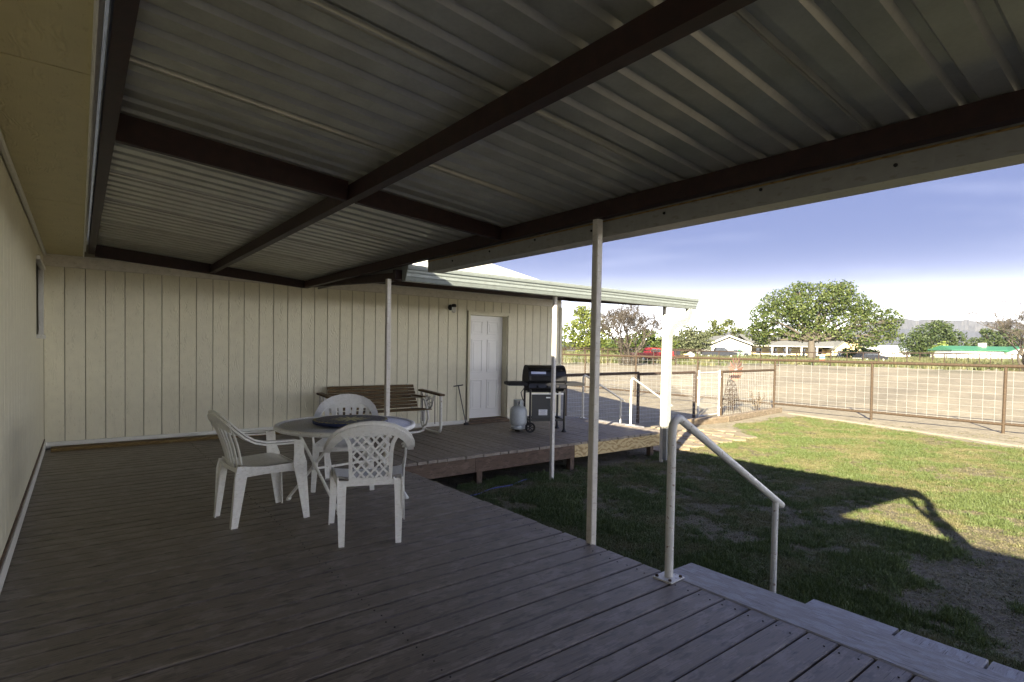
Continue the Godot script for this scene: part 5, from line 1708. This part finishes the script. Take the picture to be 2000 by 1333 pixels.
	sr.prism(PackedVector2Array([Vector2(3.5, 2.2), Vector2(3.5, 2.35), Vector2(0, 3.25), Vector2(-3.5, 2.35), Vector2(-3.5, 2.2)]), Vector3(-0.5, 0, 0), Vector3(0, 0, 1), Vector3.UP, 16.6)
	part("roof", sr, M.green_roof, s)
	var sg := MB.new()
	sg.prism(PackedVector2Array([Vector2(3.0, 0.0), Vector2(9.0, 0.0), Vector2(9.0, 2.0), Vector2(6.0, 3.1), Vector2(3.0, 2.1)]), Vector3(0, 0, 2.2), Vector3.RIGHT, Vector3.UP, 3.0)
	part("gable_wall", sg, M.stucco, s)
	var sgr := MB.new()
	sgr.prism(PackedVector2Array([Vector2(2.6, 1.95), Vector2(6.0, 3.12), Vector2(9.6, 1.85), Vector2(9.6, 2.0), Vector2(6.0, 3.3), Vector2(2.6, 2.1)]), Vector3(0, 0, 2.2), Vector3.RIGHT, Vector3.UP, 3.6)
	part("gable_roof", sgr, M.green_roof, s)
	pbox("roof_cooler", Vector3(0.6, 3.5, 0), Vector3(1.1, 0.9, 1.0), M.stucco, s, 0.0)
	# vehicles and clutter by the garage
	pickup("pickup_truck", "red pickup truck parked behind the leafless tree", spot(0.252, 68.0), AWAY + 0.25, M.red_paint, "pickup")
	pickup("pickup_truck", "dark blue pickup truck parked before the white garage", spot(0.373, 86.0), AWAY - 0.2, M.dark_paint, "pickup")
	pickup("parked_car", "silver car parked at the garage beside the green ladder", spot(0.403, 92.0), AWAY + 0.5, M.silver_paint, "car")
	pickup("parked_car", "white car parked at the right end of the ranch house", spot(0.597, 97.0), AWAY + 1.1, M.stucco, "car")
	pickup("parked_car", "black car in the grass below the big tree's right side", spot(0.647, 82.0), AWAY + 0.15, M.dark_paint, "car")
	var ld := thing("step_ladder", "green step ladder standing at the corner of the white garage", "ladder", spot(0.412, 82.0), AWAY + 0.3)
	var lb := MB.new()
	for sx in [-1.0, 1.0]:
		lb.tube([Vector3(sx * 0.32, 0, 0.3), Vector3(sx * 0.2, 1.8, 0)], 0.035, 0.035, 5)
		lb.tube([Vector3(sx * 0.32, 0, -0.4), Vector3(sx * 0.2, 1.8, 0)], 0.03, 0.03, 5)
	part("side_rails", lb, M.green_plastic, ld)
	for k in 5:
		pbox("step", Vector3(0, 0.3 + k * 0.32, 0.25 - 0.05 * k), Vector3(0.56 - 0.03 * k, 0.05, 0.1), M.galv, ld, 0.0)
	var sn := thing("yard_sign", "small blue and red board sign below the big tree", "sign", spot(0.560, 79.0), AWAY)
	pbox("upper_board", Vector3(0, 0.62, 0), Vector3(0.75, 0.28, 0.04), mat(Color8(96, 170, 190), 0.6), sn, 0.0)
	pbox("lower_board", Vector3(0, 0.34, 0), Vector3(0.75, 0.26, 0.04), mat(Color8(214, 110, 84), 0.6), sn, 0.0)
	pbox("stand", Vector3(0, 0.1, 0), Vector3(0.7, 0.22, 0.04), M.stucco, sn, 0.0)
	# implements and odds and ends on the dirt
	var im := thing("farm_trailer", "rusty flat farm trailer with machinery left of the dark pickup", "trailer", spot(0.302, 72.0), AWAY + 0.1)
	pbox("bed", Vector3(0, 0.75, 0), Vector3(2.6, 0.14, 1.6), M.dark_rust, im, 0.0)
	for q in [-0.6, 0.6]:
		var wb := MB.new()
		wb.lathe([Vector2(0.0, -0.1), Vector2(0.32, -0.1), Vector2(0.38, 0.0), Vector2(0.32, 0.1), Vector2(0.0, 0.1)], Vector3(q, 0.38, 0.85), 12, Basis(Vector3.RIGHT, PI / 2))
		part("wheel", wb, M.tyre, im)
	pbox("engine_box", Vector3(-0.5, 1.1, 0), Vector3(0.9, 0.55, 0.8), M.dark_paint, im, 0.0)
	pbox("red_tank", Vector3(-1.15, 1.0, 0.3), Vector3(0.45, 0.5, 0.5), M.red_paint, im, 0.05)
	ptube("rail", [Vector3(-1.2, 1.5, 0), Vector3(1.2, 1.4, 0)], 0.05, M.dark_rust, im)
	var bx := thing("supply_tank", "white plastic tank on the dirt left of the dark pickup", "tank", spot(0.322, 76.0), AWAY)
	var tk := MB.new()
	tk.lathe([Vector2(0.0, 0.0), Vector2(0.5, 0.0), Vector2(0.55, 0.1), Vector2(0.55, 0.85), Vector2(0.4, 1.0), Vector2(0.15, 1.05), Vector2(0.15, 1.15), Vector2(0.0, 1.15)], Vector3.ZERO, 16)
	part("tank_body", tk, M.stucco, bx)
	var bk := thing("bucket", "tan barrel beside the white plastic tank", "barrel", spot(0.314, 75.0), AWAY)
	var bt := MB.new()
	bt.lathe([Vector2(0.0, 0.0), Vector2(0.3, 0.0), Vector2(0.33, 0.3), Vector2(0.33, 0.6), Vector2(0.3, 0.88), Vector2(0.0, 0.88)], Vector3.ZERO, 14)
	part("barrel_body", bt, M.cream_wall, bk)
	# trees
	var dg := Color(0.028, 0.055, 0.012)
	var lg := Color(0.115, 0.138, 0.028)
	rng.seed = 501
	var sh := []
	for q in [[1.2, 9.6, 3.6, 2.4], [-1.6, 10.6, 2.4, 1.7], [3.6, 10.9, 2.2, 1.5], [-5.4, 8.6, 2.9, 2.2], [-3.4, 7.6, 2.8, 2.2], [-7.9, 6.6, 2.4, 2.0], [-8.6, 4.4, 2.2, 1.5], [-6.3, 4.6, 2.6, 1.7], [-1.4, 6.3, 3.6, 2.5], [2.4, 6.6, 3.4, 2.6], [6.2, 8.9, 2.8, 2.2], [8.6, 7.6, 2.4, 2.0], [11.0, 6.4, 2.1, 1.9], [10.6, 4.2, 2.4, 1.5], [7.2, 5.9, 2.4, 1.8], [8.2, 3.0, 2.6, 1.1], [0.6, 4.2, 3.6, 1.5], [4.2, 4.2, 2.4, 1.2], [-7.2, 2.8, 1.5, 0.9], [-2.6, 3.9, 2.2, 1.0]]:
		sh.append([q[0], q[1], rng.randf_range(-1.2, 1.2), q[2], q[3], q[2] * 0.9])
	leafy_tree("shade_tree", "big spreading green shade tree in front of the ranch house", spot(0.5407, 85.0), sh, 36000, 0.15, dg, lg, 3.0, 0.55, M.pale_bark, "", "tree", 0.05)
	leafy_tree("yellow_green_tree", "bright yellow-green tree beyond the outbuilding's corner", spot(0.1330, 95.0), [[0, 6.2, 0, 2.8, 2.3, 2.6], [-2.2, 3.6, 0, 2.4, 2.4, 2.3], [1.8, 3.8, 0, 2.6, 2.5, 2.4], [0.8, 2.0, 0, 3.6, 1.8, 2.6], [-1.0, 7.6, 0, 1.4, 0.9, 1.3]], 9000, 0.17, Color(0.07, 0.10, 0.015), Color(0.18, 0.20, 0.035), 2.0, 0.32, M.bark)
	bare_tree("leafless grey tree with many upright branches beyond the pipe fence", spot(0.2125, 58.0), 6.6, 77, 8, M.bark)
	bare_tree("pale leafless tree at the far end of the dirt field's fence", spot(0.9300, 60.0), 7.8, 78, 4, M.pale_bark)
	rng.seed = 502
	leafy_tree("olive_bush", "grey-green bushy tree left of the white garage", spot(0.310, 96.0), [[0, 2.4, 0, 3.2, 2.2, 2.6], [-2.8, 2.0, 0, 2.4, 1.8, 2.2], [2.8, 2.6, 0, 2.6, 2.2, 2.2], [0.8, 4.2, 0, 2.2, 1.4, 1.8]], 7000, 0.17, Color(0.055, 0.07, 0.03), Color(0.14, 0.15, 0.075), 0.9, 0.25, M.bark, "", "bush")
	leafy_tree("green_bush", "dark green bushy tree behind the leafless tree", spot(0.235, 88.0), [[0, 2.3, 0, 3.6, 2.0, 2.6], [-3.6, 1.7, 0, 2.8, 1.5, 2.4], [3.4, 1.9, 0, 2.4, 1.6, 2.2], [0.6, 3.5, 0, 1.8, 1.0, 1.6]], 6000, 0.17, dg, lg, 0.8, 0.25, M.bark, "", "bush")
	leafy_tree("cottonwood", "open-crowned yellow-green tree rising behind the white garage", spot(0.378, 130.0), [[-1.0, 6.2, 0, 2.6, 1.6, 2.2], [1.5, 7.6, 0, 1.6, 1.2, 1.6], [-3.4, 4.2, 0, 2.6, 2.0, 2.2], [3.4, 6.0, 0, 1.9, 1.0, 1.6], [2.6, 3.6, 0, 2.4, 1.5, 2.0], [-2.2, 7.9, 0, 1.2, 0.9, 1.2]], 6000, 0.19, Color(0.05, 0.07, 0.015), Color(0.13, 0.14, 0.035), 2.4, 0.3, M.pale_bark)
	leafy_tree("windbreak_tree", "wide dark green tree left of the green-roofed shed", spot(0.758, 132.0), [[0, 5.4, 0, 5.0, 3.6, 4.0], [-4.2, 3.6, 0, 3.8, 3.2, 3.2], [4.6, 4.0, 0, 3.6, 3.4, 3.2], [1.2, 8.0, 0, 3.0, 1.8, 2.6], [0.0, 1.8, 1.0, 6.5, 1.8, 3.0]], 10000, 0.22, Color(0.025, 0.048, 0.011), Color(0.068, 0.09, 0.022), 2.0, 0.4, M.bark)
	leafy_tree("windbreak_tree", "ragged dark green tree behind the green-roofed shed", spot(0.868, 150.0), [[-4.0, 4.2, 0, 3.4, 2.0, 2.8], [0.5, 5.6, 0, 3.4, 2.6, 2.8], [4.6, 5.0, 0, 3.0, 2.6, 2.6], [-2.2, 7.6, 0, 1.6, 1.2, 1.4], [2.6, 8.4, 0, 1.8, 1.3, 1.6], [6.2, 7.6, 0, 1.3, 1.0, 1.2], [0.0, 2.2, 0, 6.5, 1.8, 3.0]], 8000, 0.24, Color(0.025, 0.048, 0.012), Color(0.068, 0.09, 0.024), 2.0, 0.4, M.bark)
	leafy_tree("low_bush", "bright green bush between the wide tree and the shed", spot(0.772, 124.0), [[0, 1.8, 0, 1.8, 1.9, 1.6], [0.4, 3.4, 0, 0.9, 0.9, 0.8]], 1800, 0.19, Color(0.10, 0.15, 0.03), Color(0.20, 0.24, 0.05), 0.6, 0.15, M.bark, "", "bush")
	leafy_tree("low_bush", "green shrub growing beside the white parked car", spot(0.618, 92.0), [[0, 1.1, 0, 2.4, 1.2, 1.6], [2.6, 0.9, 0, 1.8, 1.0, 1.4]], 2600, 0.16, Color(0.06, 0.10, 0.02), Color(0.14, 0.18, 0.04), 0.4, 0.12, M.bark, "", "bush")
	# tree line far off
	for q in [[0.05, 170.0, 5.0, "low green tree far off behind the outbuilding corner"], [0.16, 175.0, 4.6, "low green tree far off behind the yellow-green tree"], [0.29, 165.0, 5.5, "low green tree far off behind the red pickup"], [0.345, 160.0, 5.0, "low green tree far off behind the grey-green bushy tree"], [0.66, 240.0, 6.0, "low hazy tree behind the distant white house"], [0.71, 235.0, 6.5, "low hazy tree behind the pale blue roofed house"], [0.83, 230.0, 5.5, "low hazy tree seen between the two dark green windbreak trees"], [0.93, 210.0, 6.5, "low hazy tree behind the pale leafless tree"]]:
		var wd: float = q[2]
		leafy_tree("distant_tree", q[3], spot(q[0], q[1]), [[0, wd * 0.5, 0, wd * 1.5, wd * 0.5, 3.0], [-wd, wd * 0.35, 0, wd, wd * 0.36, 3.0], [wd, wd * 0.4, 0, wd, wd * 0.4, 3.0]], 2600, 0.34, Color(0.035, 0.058, 0.016), Color(0.09, 0.105, 0.032), wd * 0.3, 0.3, M.bark, "trees in the far line")

# ---------------------------------------------------------------- scene
func sky_cover() -> ImageTexture:
	# thin high cirrus, streaked
	var a := noise(91, 1.0, 5)
	var b := noise(92, 1.0, 3)
	var w := 1024
	var h := 512
	var im := Image.create(w, h, false, Image.FORMAT_RGBA8)
	for y in h:
		for x in w:
			var u := float(x) / w * TAU
			var el := (0.5 - float(y) / h) * PI
			if el < 0.0: continue
			var s := maxf(sin(el), 0.04)
			var p := Vector2(cos(u), sin(u)) * cos(el) / (s + 0.12)
			var q := p.rotated(0.6)
			var n := a.get_noise_2d(q.x * 0.55, q.y * 2.6) + 0.5 * b.get_noise_2d(p.x * 0.5, p.y * 0.5)
			var k := smoothstep(0.05, 0.75, n) * 0.5
			im.set_pixel(x, y, Color(1, 1, 1, k))
	return ImageTexture.create_from_image(im)

func _ready() -> void:
	# camera
	var cam := Camera3D.new()
	cam.name = "camera"
	add_child(cam)
	cam.near = 0.05
	cam.far = 9000.0
	cam.projection = Camera3D.PROJECTION_FRUSTUM
	cam.size = 0.05 * 1333.0 / 1082.28
	cam.frustum_offset = Vector2(0, 0.05 * 43.7159 / 1082.28)
	cam.transform = Transform3D(Basis(Vector3.UP, -0.6635) * Basis(Vector3.RIGHT, -0.0261) * Basis(Vector3.BACK, 0.0174), Vector3(0.3411, 1.3156, 8.7639))
	cam.current = true
	# sky and exposure
	var env := Environment.new()
	env.background_mode = Environment.BG_SKY
	var sm := ProceduralSkyMaterial.new()
	sm.sky_top_color = Color(0.043, 0.054, 0.106).linear_to_srgb()
	sm.sky_horizon_color = Color(4.8, 4.8, 4.7).linear_to_srgb()
	sm.sky_curve = 0.0175
	sm.ground_bottom_color = Color(0.10, 0.085, 0.06).linear_to_srgb()
	sm.ground_horizon_color = Color(0.18, 0.17, 0.15).linear_to_srgb()
	sm.sky_energy_multiplier = 1.0
	sm.sky_cover = sky_cover()
	sm.sky_cover_modulate = Color(0.2, 0.2, 0.2)
	var sky := Sky.new()
	sky.sky_material = sm
	env.sky = sky
	env.tonemap_mode = Environment.TONE_MAPPER_LINEAR
	env.tonemap_exposure = 6.4
	env.sdfgi_enabled = true
	env.ssao_enabled = true
	env.ssil_enabled = true
	env.fog_enabled = true
	env.fog_density = 0.00008
	env.fog_light_color = Color8(206, 220, 244)
	var we := WorldEnvironment.new()
	we.name = "environment"
	we.environment = env
	add_child(we)
	# low sun from behind the house
	var sun := DirectionalLight3D.new()
	sun.name = "sun"
	sun.light_energy = 1.05
	sun.light_color = Color(1.0, 0.955, 0.86)
	sun.light_angular_distance = 0.55
	sun.shadow_enabled = true
	add_child(sun)
	sun.look_at_from_position(Vector3.ZERO, Vector3(0.883 * cos(deg_to_rad(22.5)), -sin(deg_to_rad(22.5)), -0.470 * cos(deg_to_rad(22.5))))

	rng.seed = 20
	lawn_n.seed = 61
	lawn_n.frequency = 0.06
	lawn_n.fractal_octaves = 3
	make_materials()
	build_ground()
	build_mesa()
	build_house()
	build_outbuilding()
	build_patio_cover()
	build_porch_cover()
	build_decks()
	handrail("thick white pipe handrail beside the low step of the long deck", Vector3(3.035, 0.0, 6.83), 0.965, 1.33, 0.75, -0.56, 0.0245)
	handrail("white pipe handrail at the yard side of the door deck's step", Vector3(8.66, -0.108, 1.84), 0.93, 1.28, 0.62, -0.50, 0.021)
	handrail("white pipe handrail at the wall side of the door deck's step", Vector3(8.66, -0.108, 0.56), 0.93, 1.28, 0.62, -0.50, 0.021)
	chair("white plastic armchair with vertical back slots turned sideways to the table", Vector3(1.435, 0, 4.255), deg_to_rad(96.3), "slots")
	chair("white plastic armchair with a diamond lattice back", Vector3(1.955, 0, 5.08), deg_to_rad(158.9), "lattice")
	chair("white plastic armchair on the table's wall side, slotted back facing the yard", Vector3(2.33, 0, 3.67), deg_to_rad(-25.0), "slots")
	build_table()
	build_glider()
	build_grill()
	build_small_things()
	build_fences()
	build_yard()
	build_far()
	rng.seed = 900
	build_grass()
